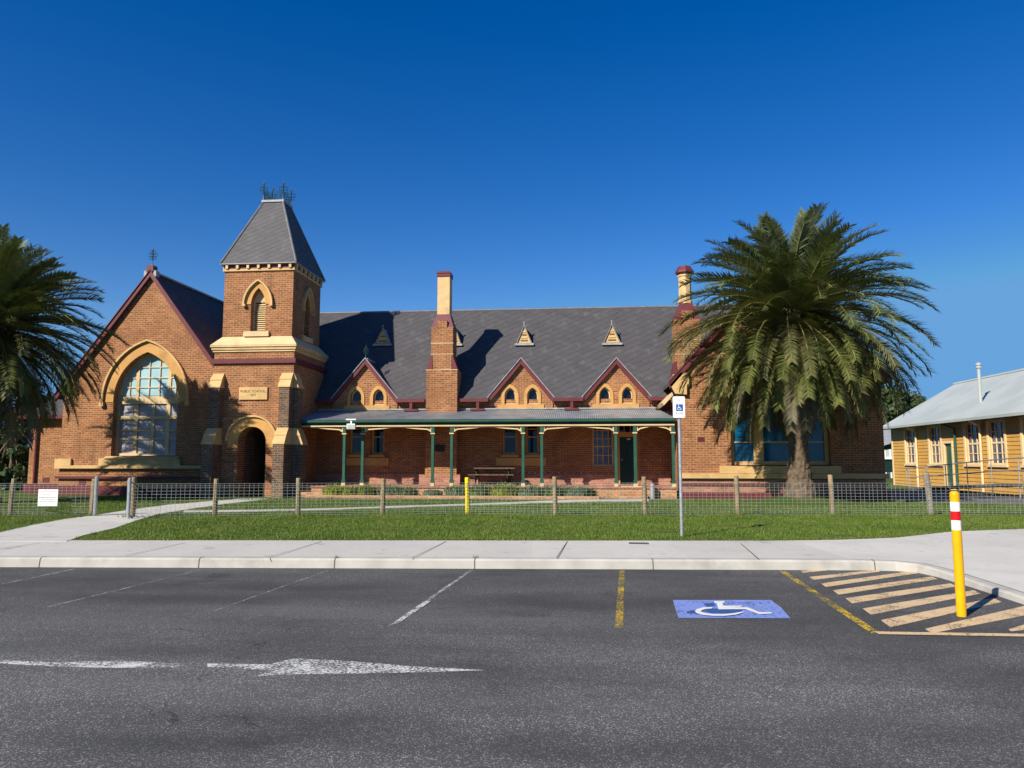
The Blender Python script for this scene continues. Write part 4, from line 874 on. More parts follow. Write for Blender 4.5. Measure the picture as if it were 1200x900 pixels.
# benches on the verandah
p = at(578, 566, 30.0); BN = empty('picnic_table', (p.x, 30.0, fz), 'dark timber picnic table with bench seats standing under the verandah', 'picnic table')
mb = MB(); [mb.box(p.x - .9, p.x + .9, 29.62 + j * .155, 29.76 + j * .155, fz + .66, fz + .70, 'bark') for j in range(5)]; mb.build('table_top', BN)
for yy in (29.25, 30.65):
    mb = MB(); [mb.box(p.x - .9, p.x + .9, yy - .13 + j * .14, yy - .01 + j * .14, fz + .41, fz + .45, 'bark') for j in range(2)]; mb.build('seat', BN)
for xx in (p.x - .65, p.x + .65):
    mb = MB(); mb.box(xx - .03, xx + .03, 29.1, 30.8, fz + .34, fz + .4, 'rubber_dark')
    for s_ in (-1, 1): mb.tube([(xx, 29.98 + s_ * .15, fz + .68), (xx, 29.98 + s_ * .55, fz + .0)], .035, 'rubber_dark', 6)
    mb.build('leg', BN)
# grey bin beside the door
p = at(764.5, 569, Yv - .55); mb = MB(); mb.lathe([(.085, 0), (.09, .46), (.1, .47), (.1, .5), (.06, .55), (.01, .56)], p.x, Yv - .55, 'galv', 14, GZ); tag(mb.build('bin', smooth=False), 'small grey metal bin on the ground right of the dark verandah door', 'bin')
# ------------------------------------------------------------------ weatherboard building on the right
o0 = gr(1048, 573.5, .2); dist = 45.5
rr = ray(1048, 570); rr = rr / math.hypot(rr.x, rr.y); O = Vector((0, 0, 0)) + Vector((rr.x, rr.y, 0)) * 48.4
ang = R(90 - .3); dirv = Vector((math.cos(-R(90) - R(.2)), math.sin(-R(90) - R(.2)), 0))   # along the wall toward the camera
nrm = Vector((dirv.y, -dirv.x, 0)); 
if nrm.x > 0: nrm = -nrm
inn = -nrm
def yw(px, py): q_ = onp(px, py, O, nrm); return (q_ - O).dot(dirv), q_.z
WF = lambda u, z, d: tuple(O + dirv * u + inn * d + Vector((0, 0, z)))
WB = empty('weatherboard_building', (O.x, O.y, GZ), 'mustard weatherboard school hall with pale sash windows and light grey metal roof', 'hall')
wp = lambda name, mb, par=None, **k: mb.build(name, par or WB, **k)
LEN = 26.0; DEP = 7.6; ezy = yw(1046, 497)[1]; bz = yw(1050, 569.8)[1]
holes = []; wins = []
for a, b, t_, b_ in ((1062.5, 1074, 502, 543.5), (1090.5, 1103.5, 498, 543.8), (1133, 1149.5, 493, 543.8), (1160.5, 1179, 489, 544), (1200.5, 1221, 486, 544), (1240, 1264, 483, 544)):
    u0, u1 = yw(a, 540)[0], yw(b, 540)[0]; wins.append((u0, u1, yw(1105, 543.6)[1], yw(1069, 502.5)[1]))
dr = (yw(1107.5, 540)[0], yw(1116.5, 540)[0], bz + .1, yw(1112, 519.5)[1])
mb = MB(); hl = [rect(w[0], w[1], w[2], w[3]) for w in wins] + [rect(dr[0], dr[1], dr[2], dr[3])]
mb.ext([rect(0, LEN, bz, ezy)] + hl, .03, .18, 'mustard', WF)
# lapped boards: one tilted strip per course, cut round the openings
cuts = sorted([(h[0][0] - .12, h[2][0] + .12, h[0][1] - .1, h[1][1] + .1) for h in hl])
zb_ = bz; cour = .175
while zb_ < ezy - .02:
    z1_ = min(zb_ + cour, ezy); xs_ = [0.0]
    spans = []; cur = 0.0
    for c0, c1_, cz0, cz1 in cuts:
        if cz0 < zb_ + cour * .5 < cz1:
            if c0 > cur: spans.append((cur, c0))
            cur = max(cur, c1_)
    spans.append((cur, LEN))
    for a, b in spans:
        if b > a: mb.hull([WF(a, zb_, -.012), WF(b, zb_, -.012), WF(b, zb_, .029), WF(a, zb_, .029)], [WF(a, z1_, .012), WF(b, z1_, .012), WF(b, z1_, .029), WF(a, z1_, .029)], 'mustard')
    zb_ += cour
mb.ext([rect(.18, DEP, bz, ezy)], .0, .15, 'mustard', lambda u, z, d: WF(d, z, u)); mb.ext([[(0.03, ezy), (DEP / 2, ezy + DEP / 2 * .58), (DEP, ezy)]], .0, .15, 'mustard', lambda u, z, d: WF(d, z, u))
mb.ext([rect(.18, DEP, bz, ezy)], LEN - .15, LEN, 'mustard', lambda u, z, d: WF(d, z, u)); mb.ext([[(0.03, ezy), (DEP / 2, ezy + DEP / 2 * .58), (DEP, ezy)]], LEN - .15, LEN, 'mustard', lambda u, z, d: WF(d, z, u))
mb.ext([rect(.15, LEN - .15, bz, ezy)], DEP - .15, DEP - .002, 'mustard', WF); mb.box(.2, LEN - .2, .3, .33, bz + .1, ezy, 'black_gap', lambda a, b, c: WF(a, c, b))
mb.ext([rect(-.03, .1, bz, ezy)], -.03, .02, 'mustard_pale', WF)
WW = wp('wall', mb)
mb = MB(); mb.ext([rect(.1, LEN - .1, GZ - .1, bz - .02)], .08, .3, 'brick_red', WF); mb.ext([rect(0, LEN, bz - .12, bz - .003)], -.02, .1, 'mustard', WF); wp('foundation', mb)
mb = MB(); eo = .5; rs = .58; zr_ = ezy + DEP / 2 * rs
for s_ in (0, 1):
    d0 = -eo if s_ == 0 else DEP + eo
    top = [WF(-.4, ezy - eo * rs + .12, d0), WF(LEN + .4, ezy - eo * rs + .12, d0), WF(LEN + .4, zr_ + .12, DEP / 2), WF(-.4, zr_ + .12, DEP / 2)]
    mb.hull(top, [(p[0], p[1], p[2] - .07) for p in top], 'roof_grey')
mb.tube([WF(-.4, zr_ + .14, DEP / 2), WF(LEN + .4, zr_ + .14, DEP / 2)], .08, 'roof_grey', 8)
WR = wp('roof', mb)
mb = MB(); zg = ezy - eo * rs + .05; mb.ext([[(-eo - .1, zg + .06), (-eo - .1, zg - .06), (-eo + .01, zg - .06), (-eo + .01, zg + .06)]], -.4, LEN + .4, 'roof_grey', lambda u, z, d: WF(d, z, u))
mb.box(-.38, LEN + .38, -eo + .02, -eo + .05, zg - .1, zg + .04, 'green_dark', lambda a, b, c: WF(a, c, b)); wp('gutter', mb, WR)
dfl = 0.9; fb_ = onp(1149.5, 474, O + inn * dfl, nrm); ft_ = onp(1148, 431, O + inn * dfl, nrm)
fp = Vector((fb_.x, fb_.y, ezy + dfl * .58)); fh_ = ft_.z - fp.z
mb = MB(); mb.tube([fp, fp + Vector((0, 0, fh_))], .075, 'roof_grey', 10); mb.lathe([(.12, 0), (.12, .07), (.09, .09), (.13, .14), (.13, .2), (.04, .26)], fp[0], fp[1], 'roof_grey', 12, fp[2] + fh_); wp('flue', mb, WR)
for w in wins:
    a, b, z0, z1 = w; W_ = b - a; H_ = z1 - z0
    m_ = window(a, b, z0, z1, z1, .06, .06, [a + W_ * .34, a + W_ * .67], [z0 + H_ * .26, (z0 + H_ * .5, .08), z0 + H_ * .76], .035, 'mustard_pale', 'curtain_glass', WF)
    m_.ext([rect(a - .13, b + .13, z0 - .02, z1 + .12), rect(a - .003, b + .003, z0 - .003, z1 + .003)], -.035, .06, 'mustard_pale', WF); m_.ext([rect(a - .17, b + .17, z0 - .11, z0 - .025)], -.09, .06, 'mustard_pale', WF)
    wp('window', m_)
mb = MB(); a, b, z0, z1 = dr; mb.ext([rect(a - .12, b + .12, z0, z1 + .13), rect(a, b, z0 + .002, z1)], -.035, .06, 'mustard_pale', WF); mb.ext([rect(a, b, z0, z1)], .09, .14, 'green_paint', WF)
for q_ in (.2, 1.1): mb.ext([rect(a + .15, b - .15, z0 + q_, z0 + q_ + .75)], .07, .088, 'green_paint', WF)
mb.ext([rect(a - .2, b + .2, z0 - .1, z0 - .003)], -.3, .06, 'mustard_pale', WF); wp('door', mb)
for px, mt in ((1076.5, 'mustard_pale'), (1122.5, 'green_paint'), (1152.5, 'mustard_pale'), (1230, 'mustard_pale')):
    u_ = yw(px, 540)[0]; mb = MB(); mb.tube([WF(u_ - .5 if mt == 'green_paint' else u_, zg - .05, -eo - .02), WF(u_, ezy - .55, -.08), WF(u_, bz - .1, -.08)], .055, mt, 8); wp('downpipe', mb)
# ramp with its rail
RF = lambda u, z, d: WF(u, z, d)
u0, u1, u2 = yw(1106, 560)[0], yw(1150, 560)[0], LEN
RAMP = empty('access_ramp', RF(u0, GZ, -1.2), 'dark access ramp with grey tube handrail along the mustard hall', 'ramp')
mb = MB(); hgt = lambda u: GZ + .06 + max(0, min(1, (u - u0) / 9.0)) * .5
mb.hull([RF(u0, hgt(u0) - .09, -.35), RF(u0 + 9, hgt(u0 + 9) - .09, -.35), RF(u0 + 9, hgt(u0 + 9) - .09, -1.7), RF(u0, hgt(u0) - .09, -1.7)], [RF(u0, hgt(u0), -.35), RF(u0 + 9, hgt(u0 + 9), -.35), RF(u0 + 9, hgt(u0 + 9), -1.7), RF(u0, hgt(u0), -1.7)], 'path_grey')
mb.hull([RF(u0 + 9.001, hgt(99) - .09, -.35), RF(u2, hgt(99) - .09, -.35), RF(u2, hgt(99) - .09, -1.7), RF(u0 + 9.001, hgt(99) - .09, -1.7)], [RF(u0 + 9.001, hgt(99), -.35), RF(u2, hgt(99), -.35), RF(u2, hgt(99), -1.7), RF(u0 + 9.001, hgt(99), -1.7)], 'path_grey')
mb.build('deck', RAMP)
mb = MB(); us = [u0 + i * 1.9 for i in range(int((u2 - u0) / 1.9))]
for dd in (.95, .5): mb.tube([RF(u, hgt(u) + dd, -1.62) for u in [u0 - .2] + us], .024, 'galv', 8)
mb.tube([RF(u0 - .2, hgt(u0) + .95, -1.62), RF(u0 - .32, hgt(u0) + .85, -1.62), RF(u0 - .32, hgt(u0) + .58, -1.62), RF(u0 - .2, hgt(u0) + .5, -1.62)], .024, 'galv', 8)
for u in us: mb.tube([RF(u, GZ - .05, -1.62), RF(u, hgt(u) + .95, -1.62)], .022, 'galv', 8)
mb.build('handrail', RAMP)
# far grey roofed building glimpsed between the two
p = at(1042, 560, 62); GB = empty('far_building', (p.x + 3, 62, GZ), 'distant grey roofed building glimpsed between brick school and mustard hall', 'building')
bx0_, bx1_ = X(1010, 540, 62), X(1075, 540, 62); zt_ = Z(1042, 521, 62)
mb = MB(); mb.box(bx0_, bx1_, 62, 68, GZ, zt_, 'green_dark'); mb.build('wall', GB)
mb = MB(); top = [(bx0_ - .4, 61.5, zt_ - .5), (bx1_ + .4, 61.5, zt_ + 1.2), (bx1_ + .4, 68.5, zt_ + 1.5), (bx0_ - .4, 68.5, zt_ - .2)]; mb.hull(top, [(a, b, c_ - .25) for a, b, c_ in top], 'lead'); mb.build('roof', GB)
for py0, py1, m_ in ((535.5, 526.5, 'sign_grey'), (560.5, 553.5, 'curtain_glass')):
    mb = MB(); z0, z1 = Z(1042, py0, 62), Z(1042, py1, 62); x0, x1 = X(1020, 540, 62), X(1060, 540, 62)
    mb.box(x0, x1, 61.9, 61.98, z0, z1, m_); mb.box(x0, x1, 61.85, 61.9, z0 - .18, z0, 'white_paint')
    for q_ in (.42, .58, .75): mb.box(x0 + (x1 - x0) * q_ - .06, x0 + (x1 - x0) * q_ + .06, 61.86, 61.899, z0, z1, 'white_paint')
    mb.build('window', GB)
# ------------------------------------------------------------------ fence, gate, signs, bollard
def post(mb, p, h, r, mat, lean=0.0, ylean=0.0, n=10):
    pts = [(p.x, p.y, p.z - .15), (p.x + lean * .5, p.y, p.z + h * .5), (p.x + lean, p.y + ylean, p.z + h - .02), (p.x + lean, p.y + ylean, p.z + h)]
    return mb.tube(pts, [r * 1.03, r, r * .98, r * .86], mat, n)
def meshpanel(p, q):
    mb = MB(); d = q - p; L = d.length; d.normalize(); n_ = max(2, int(L / .115)); r = .0025; h0, h1 = .03, .84; up = Vector((0, 0, 1)); s_ = Vector((-d.y, d.x, 0))
    def bar(a, b):
        t_ = (b - a).normalized(); u_ = up if abs(t_.z) < .5 else d
        mb.hull([a - u_ * r - s_ * r, a + u_ * r - s_ * r, a + u_ * r + s_ * r, a - u_ * r + s_ * r], [b - u_ * r - s_ * r, b + u_ * r - s_ * r, b + u_ * r + s_ * r, b - u_ * r + s_ * r], 'wire')
    for i in range(n_ + 1):
        a = p + d * (L * i / n_) + d * random.uniform(-.012, .012); lean_ = random.uniform(-.006, .006)
        bar(a + up * h0 + s_ * .009, a + up * h1 + s_ * .009 + d * lean_)
    for z_ in (.03, .08, .13, .18, .25, .33, .41, .49, .57, .65, .73, .78, .835): bar(p + up * z_, q + up * (z_ + random.uniform(-.006, .006)))
    return mb
def fence(name, pxs, label):
    P = [gr(a, b, GZ) for a, b, *_ in pxs]; mid = P[len(P) // 2]
    fo = empty(name, mid, label, 'fence')
    for i, ((a, b, mt, h, ln), p) in enumerate(zip(pxs, P)):
        mb = MB(); post(mb, p, h, .062 if mt != 'grey_wood' else .075, mt, ln, random.uniform(-.03, .03)); o = mb.build('post', fo, smooth=False)
        if mt == 'yellow_paint': o['label'] = 'post painted bright yellow'
        if i: mesh = meshpanel(P[i - 1] - Vector((0, .075, 0)), p - Vector((0, .075, 0))).build('mesh_panel', fo, recalc=False)
    return P
ww = 'weathered_wood'
FP1 = fence('fence', [(-190, 606, ww, .98, 0), (-88, 605.5, ww, .95, .02), (12, 605, ww, .96, .03), (106.5, 604.5, ww, .95, .05)], 'short run of wire mesh fence with timber posts left of the open gate')
FP2 = fence('fence', [(155.5, 606, ww, 1.0, .0), (251.5, 605.5, ww, .96, .01), (349, 604.5, ww, .97, .0), (448, 603.5, ww, .95, .02), (548, 602.5, 'yellow_paint', .97, -.02), (651, 604, ww, 1.0, -.02), (756.5, 603.8, ww, 1.0, -.03),
       (865, 603.6, ww, 1.03, -.02), (976.5, 603.8, ww, 1.05, -.03), (1092, 604, 'grey_wood', 1.1, -.09), (1205, 604.3, ww, 1.04, 0), (1320, 604.8, ww, 1.0, 0)], 'long run of wire mesh fence with timber posts and one yellow post')
# gate posts and open gate leaf
a = gr(109.8, 604.5, GZ) + Vector((.06, -.05, 0)); b = gr(150, 608, GZ)
GT = empty('gate', b, 'open galvanised tube gate folded back beside the concrete path', 'gate')
mb = MB(); mb.tube([a - Vector((0, 0, .1)), a + Vector((0, 0, .98))], .045, 'galv', 12); mb.lathe([(.047, 0), (.045, .02), (.02, .035)], a.x, a.y, 'galv', 12, a.z + .98); mb.build('post', GT)
mb = MB(); mb.tube([b - Vector((0, 0, .1)), b + Vector((0, 0, .97))], .04, 'galv', 12); mb.lathe([(.042, 0), (.04, .02), (.02, .035)], b.x, b.y, 'galv', 12, b.z + .97); mb.build('post', GT)
c = gr(146.5, 602.5, GZ); d = (c - b).normalized(); L_ = 1.1; e1 = b + d * .08; e2 = b + d * L_; up = Vector((0, 0, 1))
mb = MB(); mb.tube([e1 + up * .08, e1 + up * .92, e2 + up * .92, e2 + up * .08, e1 + up * .08], .018, 'galv', 8)
for i in range(1, 11): mb.tube([e1.lerp(e2, i / 11) + up * .08, e1.lerp(e2, i / 11) + up * .92], .005, 'galv', 5)
for i in range(1, 8): mb.tube([e1 + up * (.08 + .105 * i), e2 + up * (.08 + .105 * i)], .005, 'galv', 5)
mb.build('gate_leaf', GT)
# notice on the left fence
p0, p1 = gr(45, 605, GZ), gr(68, 605, GZ); yy = (p0.y + p1.y) / 2 - .16; A_ = at(44.2, 593, yy); B_ = at(68.4, 573.5, yy)
NS = empty('notice_sign', ((A_.x + B_.x) / 2, yy, A_.z), 'white notice board with lines of grey print wired to the mesh fence', 'sign')
mb = MB(); mb.box(A_.x, B_.x, yy - .008, yy + .008, A_.z, B_.z, 'reflect_white'); mb.build('board', NS)
mb = MB(); w = B_.x - A_.x; h = B_.z - A_.z; rng = random.Random(3)
for zf, hh, x0f, x1f in ((.87, .03, .12, .95), (.70, .022, .25, .7), (.50, .035, .06, .95), (.40, .03, .2, .8), (.26, .03, .1, .92), (.17, .03, .22, .8), (.07, .02, .1, .5)):
    x = x0f
    while x < x1f:
        l_ = rng.uniform(.04, .11); mb.box(A_.x + w * x, A_.x + w * min(x + l_, x1f), yy - .0105, yy - .0085, A_.z + h * zf, A_.z + h * (zf + hh), 'text_grey'); x += l_ + .02
mb.build('print', NS)
# accessible parking sign
p = gr(799, 629.5, GZ); SG = empty('parking_sign', p, 'white accessible parking sign with blue wheelchair square on a tall grey pole', 'sign')
top = at(795.5, 489, p.y); hi = Z(796, 464.5, p.y)
lx = .035
mb = MB(); mb.tube([p - Vector((0, 0, .1)), Vector((p.x, p.y, hi - .08))], .03, 'galv', 12); mb.build('pole', SG)
S0, S1 = at(790, 489.5, p.y - .05), at(803.5, 464.5, p.y - .05); sw = S1.x - S0.x; sxm = p.x - .005; sz0, sz1 = S0.z, S1.z; ys_ = p.y - .05
def rrect(x0, x1, z0, z1, r, n=4):
    out = []
    for cx_, cz_, a0 in ((x1 - r, z1 - r, 0), (x0 + r, z1 - r, 90), (x0 + r, z0 + r, 180), (x1 - r, z0 + r, 270)):
        out += [(cx_ + r * math.cos(R(a0 + 90 * i / n)), cz_ + r * math.sin(R(a0 + 90 * i / n))) for i in range(n + 1)]
    return out
mb = MB(); mb.ext([rrect(sxm - sw / 2, sxm + sw / 2, sz0, sz1, .02)], ys_, ys_ + .012, 'reflect_white'); mb.box(sxm - .02, sxm + .02, ys_ + .0125, ys_ + .022, sz0 + .06, sz1 - .06, 'galv'); mb.build('plate', SG)
sh = sz1 - sz0; bq = sw * .29; bzc = sz0 + sh * .47
mb = MB(); mb.ext([rect(sxm - bq + .01, sxm + bq + .01, bzc - bq, bzc + bq)], ys_ - .003, ys_ - .0008, 'sign_blue')
def isa(mb, cx_, cz_, s, y, mat):     # wheelchair figure
    T = lambda pts: [(cx_ + a * s, cz_ + b * s) for a, b in pts]
    mb.ext([T([(-.28 + .12 * math.cos(t_), .68 + .12 * math.sin(t_)) for t_ in [i * math.pi / 5 for i in range(10)]])], y - .002, y, mat)
    mb.ext([T([(-.34, .5), (-.2, .5), (-.16, .22), (.2, .22), (.2, .1), (-.12, .1), (-.1, .02), (.3, .02), (.5, -.42), (.68, -.36), (.66, -.5), (.42, -.58), (.2, -.12), (-.28, -.12)])], y - .002, y, mat)
    out = [(-.08 + .55 * math.cos(t_), -.25 + .5 * math.sin(t_)) for t_ in [R(115 + i * 20) for i in range(13)]]; inn_ = [(-.08 + .43 * math.cos(t_), -.25 + .38 * math.sin(t_)) for t_ in [R(115 + i * 20) for i in range(13)]]
    mb.ext([T(out + inn_[::-1])], y - .002, y, mat)
isa(mb, sxm + .01, bzc, bq * 1.0, ys_ - .004, 'reflect_white'); mb.build('wheelchair_symbol', SG)
text('P', (sxm + .0, ys_ - .003, sz0 + sh * .79), sh * .24, 'sign_grey', SG, 'letter', ext=.0015)
mb = MB(); za_ = sz0 + sh * .22; mb.ext([[(sxm - .075, za_), (sxm - .045, za_ + .02), (sxm - .045, za_ + .006), (sxm + .045, za_ + .006), (sxm + .045, za_ + .02), (sxm + .075, za_), (sxm + .045, za_ - .02), (sxm + .045, za_ - .006), (sxm - .045, za_ - .006), (sxm - .045, za_ - .02)]], ys_ - .003, ys_ - .0008, 'text_grey'); mb.build('arrow', SG)
# bollard
p = gr(1127, 722, 0); BO = empty('bollard', p, 'yellow bollard with white and red reflective bands on the hatched paving', 'bollard')
H = 1.27; r = .046
zz = lambda py: at(1122, py, p.y).z
zb1, zb2, zb3, zb4 = zz(588), zz(599), zz(609.5), zz(621)
H = zz(575.5)
mb = MB(); mb.lathe([(r, -.05), (r, zb4)], p.x, p.y, 'bollard_yellow', 24); mb.lathe([(r, zb1), (r, H - .035), (r * .9, H - .012), (r * .5, H)], p.x, p.y, 'bollard_yellow', 24); mb.build('post', BO)
mb = MB(); mb.lathe([(r * 1.01, zb4 + .0005), (r * 1.01, zb3)], p.x, p.y, 'reflect_white', 24); mb.build('white_band', BO); mb = MB(); mb.lathe([(r * 1.01, zb2), (r * 1.01, zb1 - .0005)], p.x, p.y, 'reflect_white', 24); mb.build('white_band', BO)
mb = MB(); mb.lathe([(r * 1.01, zb3 + .0005), (r * 1.01, zb2 - .0005)], p.x, p.y, 'reflect_red', 24); mb.build('red_band', BO)
# ------------------------------------------------------------------ palms
def palm(label, base, th, tr, seed, nf, L):
    rng = random.Random(seed); root = empty('palm_tree', base, label, 'palm tree')
    mb = MB(); prof = []; n = 40
    for i in range(n + 1):
        f_ = i / n; z_ = f_ * th; r_ = tr * (1 + .9 * math.exp(-f_ * 9) + .35 * max(0, f_ - .82) / .18) * (1 + (.05 if i % 2 else -.03)); prof.append((r_, z_))
    mb.lathe([(tr * 2.1, -.3)] + prof, base.x, base.y, 'bark', 22, base.z)
    for i, v in enumerate(mb.v):
        a_ = math.atan2(v[1] - base.y, v[0] - base.x); k_ = 1 + .06 * math.sin(a_ * 7 + v[2] * 9) + rng.uniform(-.035, .035)
        mb.v[i] = (base.x + (v[0] - base.x) * k_, base.y + (v[1] - base.y) * k_, v[2])
    mb.build('trunk', root)
    cr = MB(); C0 = Vector((base.x, base.y, base.z + th)); ga = math.pi * (3 - math.sqrt(5))
    mats = ('frond_young', 'frond_green', 'frond_olive', 'frond_dry', 'frond_grey')
    for k_ in range(nf):
        u = (k_ + .5) / nf; az = k_ * ga + rng.uniform(-.25, .25)
        ed = 84 - 136 * u ** .70 + rng.uniform(-8, 8); e0 = R(ed)
        ln = L * (.70 + .32 * min(1, u * 2.4) - .06 * max(0, u - .75) * 4) * rng.uniform(.88, 1.06)
        bend = R(18 + 42 * math.sin(math.pi * min(.5, u * 1.3 + .03)) + rng.uniform(-12, 16))
        if ed < -15: bend = R(50 + rng.uniform(-18, 12))
        v_ = ed + rng.uniform(-14, 14); mt = mats[0] if v_ > 48 else mats[1] if v_ > 8 else (mats[2] if rng.random() < .62 else mats[4]) if v_ > -40 else mats[3]
        n_ = 16; P = [C0 + Vector((math.cos(az), math.sin(az), 0)) * tr * .5 + Vector((0, 0, .5 - u * .9))]; T = []
        sw_ = rng.uniform(-.35, .35)
        for i in range(n_):
            f_ = (i + .5) / n_; e_ = max(e0 - bend * f_ ** 2.0, R(-86)); a_ = az + sw_ * f_
            t_ = Vector((math.cos(e_) * math.cos(a_), math.cos(e_) * math.sin(a_), math.sin(e_))); T.append(t_); P.append(P[-1] + t_ * ln / n_)
        T.append(T[-1])
        cr.tube(P[::3] + [P[-1]], [.035 * (1 - .8 * i / (len(P[::3]))) for i in range(len(P[::3]) + 1)], 'rachis', 4)
        nl = 100; twist = rng.uniform(-.5, .5)
        for j in range(nl):
            f_ = .10 + .9 * (j + rng.uniform(-.2, .2)) / nl; f_ = min(f_, .995); q_ = f_ * n_; i = int(q_); p = P[i].lerp(P[i + 1], q_ - i); t_ = T[i]
            side = t_.cross(Vector((0, 0, 1)))
            side = side.normalized() if side.length > .15 else Vector((-math.sin(az), math.cos(az), 0))
            up = side.cross(t_).normalized(); c_, s2 = math.cos(twist * f_), math.sin(twist * f_); side, up = side * c_ + up * s2, up * c_ - side * s2
            ll = .41 * (.62 + .6 * math.sin(math.pi * min(1, f_ * .86 + .12))) * rng.uniform(.85, 1.12) * L / 4.2
            for s_ in (-1, 1):
                dd = (side * s_ * (.9 - .2 * f_) + t_ * (.5 + .3 * f_) + up * rng.uniform(.0, .5)).normalized()
                tip = (dd + Vector((0, 0, -.10 - .16 * u)) * rng.uniform(.5, 1.2)).normalized()
                w_ = t_ * (.023 if u < .4 else .019) + up * .008; m_ = p + dd * ll * .5
                b_ = m_ + tip * ll * .5; iv = len(cr.v)
                cr.v += [tuple(p - w_ * .7), tuple(p + w_ * .7), tuple(m_ + w_), tuple(m_ - w_), tuple(b_)]
                cr.f += [(iv, iv + 1, iv + 2, iv + 3), (iv + 3, iv + 2, iv + 4)]; x_ = cr.m(mt); cr.mi += [x_, x_]
    cr.lathe([(tr * 1.0, -.9), (tr * 1.55, -.4), (tr * 1.5, .1), (tr * .9, .6), (.05, .9)], C0.x, C0.y, 'bark', 14, C0.z)
    cr.build('crown', root, recalc=False)
    return root
def mound(p, r, h):
    mb = MB(); n = 28; prof = [(r * (1 - i / 8), h * (1 - math.cos(math.pi * i / 8)) / 2) for i in range(8)] + [(.02, h)]
    mb.lathe([(r * 1.05, -.05)] + prof, p.x, p.y, 'lawn', n, GZ - .005); tag(mb.build('ground_mound', smooth=True), kind='structure')
yp = 26.0
pb = at(938, 582.5, yp); pr = Vector((pb.x, yp, pb.z)); mound(pr, 2.6, max(.05, pb.z - GZ + .03))
ctop = Z(937, 371, yp)
palm('large date palm with full drooping crown in front of the end wing', pr, ctop - pr.z, .29, 11, 260, 4.4)
pl = Vector((X(-14, 500, 23.2), 23.2, GZ)); palm('date palm cut by the left picture edge, fronds shading the arched window', pl, Z(0, 384, 23.2) - pl.z, .28, 23, 215, 3.95)
# ------------------------------------------------------------------ broadleaf trees
def tree(label, base, h, r, seed, nleaf, ls, mat, group=None, low=.25, squash=1.0):
    rng = random.Random(seed); root = empty('tree', base, label, 'tree', group)
    mb = MB(); tip = base + Vector((0, 0, h * .75)); mb.tube([base - Vector((0, 0, .2)), base.lerp(tip, .4) + Vector((.1, 0, 0)), tip], [h * .035, h * .026, h * .008], 'bark', 8)
    cl = []
    for i in range(26):
        a = rng.uniform(0, 6.28); zf = rng.uniform(low, .93); rad = r * math.sin(math.pi * min(.97, max(.12, (zf - low) / (1 - low) * .75 + .22))) * rng.uniform(.35, 1)
        c_ = base + Vector((math.cos(a) * rad, math.sin(a) * rad * squash, h * zf)); cl.append((c_, r * rng.uniform(.22, .42)))
        if i < 10: s_ = base.lerp(tip, rng.uniform(.35, .8)); mb.tube([s_, s_.lerp(c_, .6) + Vector((0, 0, .1)), c_], [h * .012, h * .008, h * .003], 'bark', 5)
    mb.build('trunk', root)
    cr = MB(); ix = cr.m(mat)
    for _ in range(nleaf):
        c_, cr_ = cl[rng.randrange(len(cl))]
        v = Vector((rng.gauss(0, 1), rng.gauss(0, 1), rng.gauss(0, 1))); v = v.normalized() * cr_ * rng.uniform(.35, 1.05) ** .7; v.z *= .75
        p = c_ + v; n = (v.normalized() + Vector((rng.uniform(-.7, .7), rng.uniform(-.7, .7), rng.uniform(-.2, .9)))).normalized(); a = n.orthogonal().normalized(); b = n.cross(a); t_ = rng.uniform(0, 6.28)
        a, b = a * math.cos(t_) + b * math.sin(t_), b * math.cos(t_) - a * math.sin(t_); s_ = ls * rng.uniform(.6, 1.3); i = len(cr.v)
        cr.v += [tuple(p - a * s_), tuple(p + b * s_ * .45), tuple(p + a * s_), tuple(p - b * s_ * .45)]; cr.f.append((i, i + 1, i + 2, i + 3)); cr.mi.append(ix)
    cr.build('crown', root, recalc=False)
def T(px, Y, dz=0): return Vector((X(px, 540, Y), Y, GZ + dz))
tree('dark leafy tree tight beside the left end of the brick school', T(14, 33), Z(15, 438, 33), 1.9, 5, 9000, .13, 'tree_leaf', 'trees left of the school', .05)
tree('taller dark tree mostly cut off by the left picture edge', T(-40, 35), 6.0, 2.6, 6, 8000, .14, 'tree_leaf', 'trees left of the school', .05)
tree('low dark shrubby tree at the foot of the school side annex', T(24, 36.5), 4.2, 1.8, 8, 6000, .13, 'tree_leaf', 'trees left of the school', .02)
for i, (px, Y, top_, r, lab) in enumerate(((1040, 88, 452, 4.6, 'distant hillside tree rising just right of the palm crown'), (1062, 92, 456, 3.8, 'middle distant tree above the low end of the grey metal roof'), (1082, 96, 463, 3.6, 'rightmost distant tree fading behind the grey metal roof'), (1010, 90, 466, 4.5, 'distant tree mostly hidden behind the brick end wing'))):
    tree(lab, T(px, Y), Z(px, top_, Y), r, 40 + i, 7000, .3, 'hill_leaf', 'distant trees on the hill', .1)
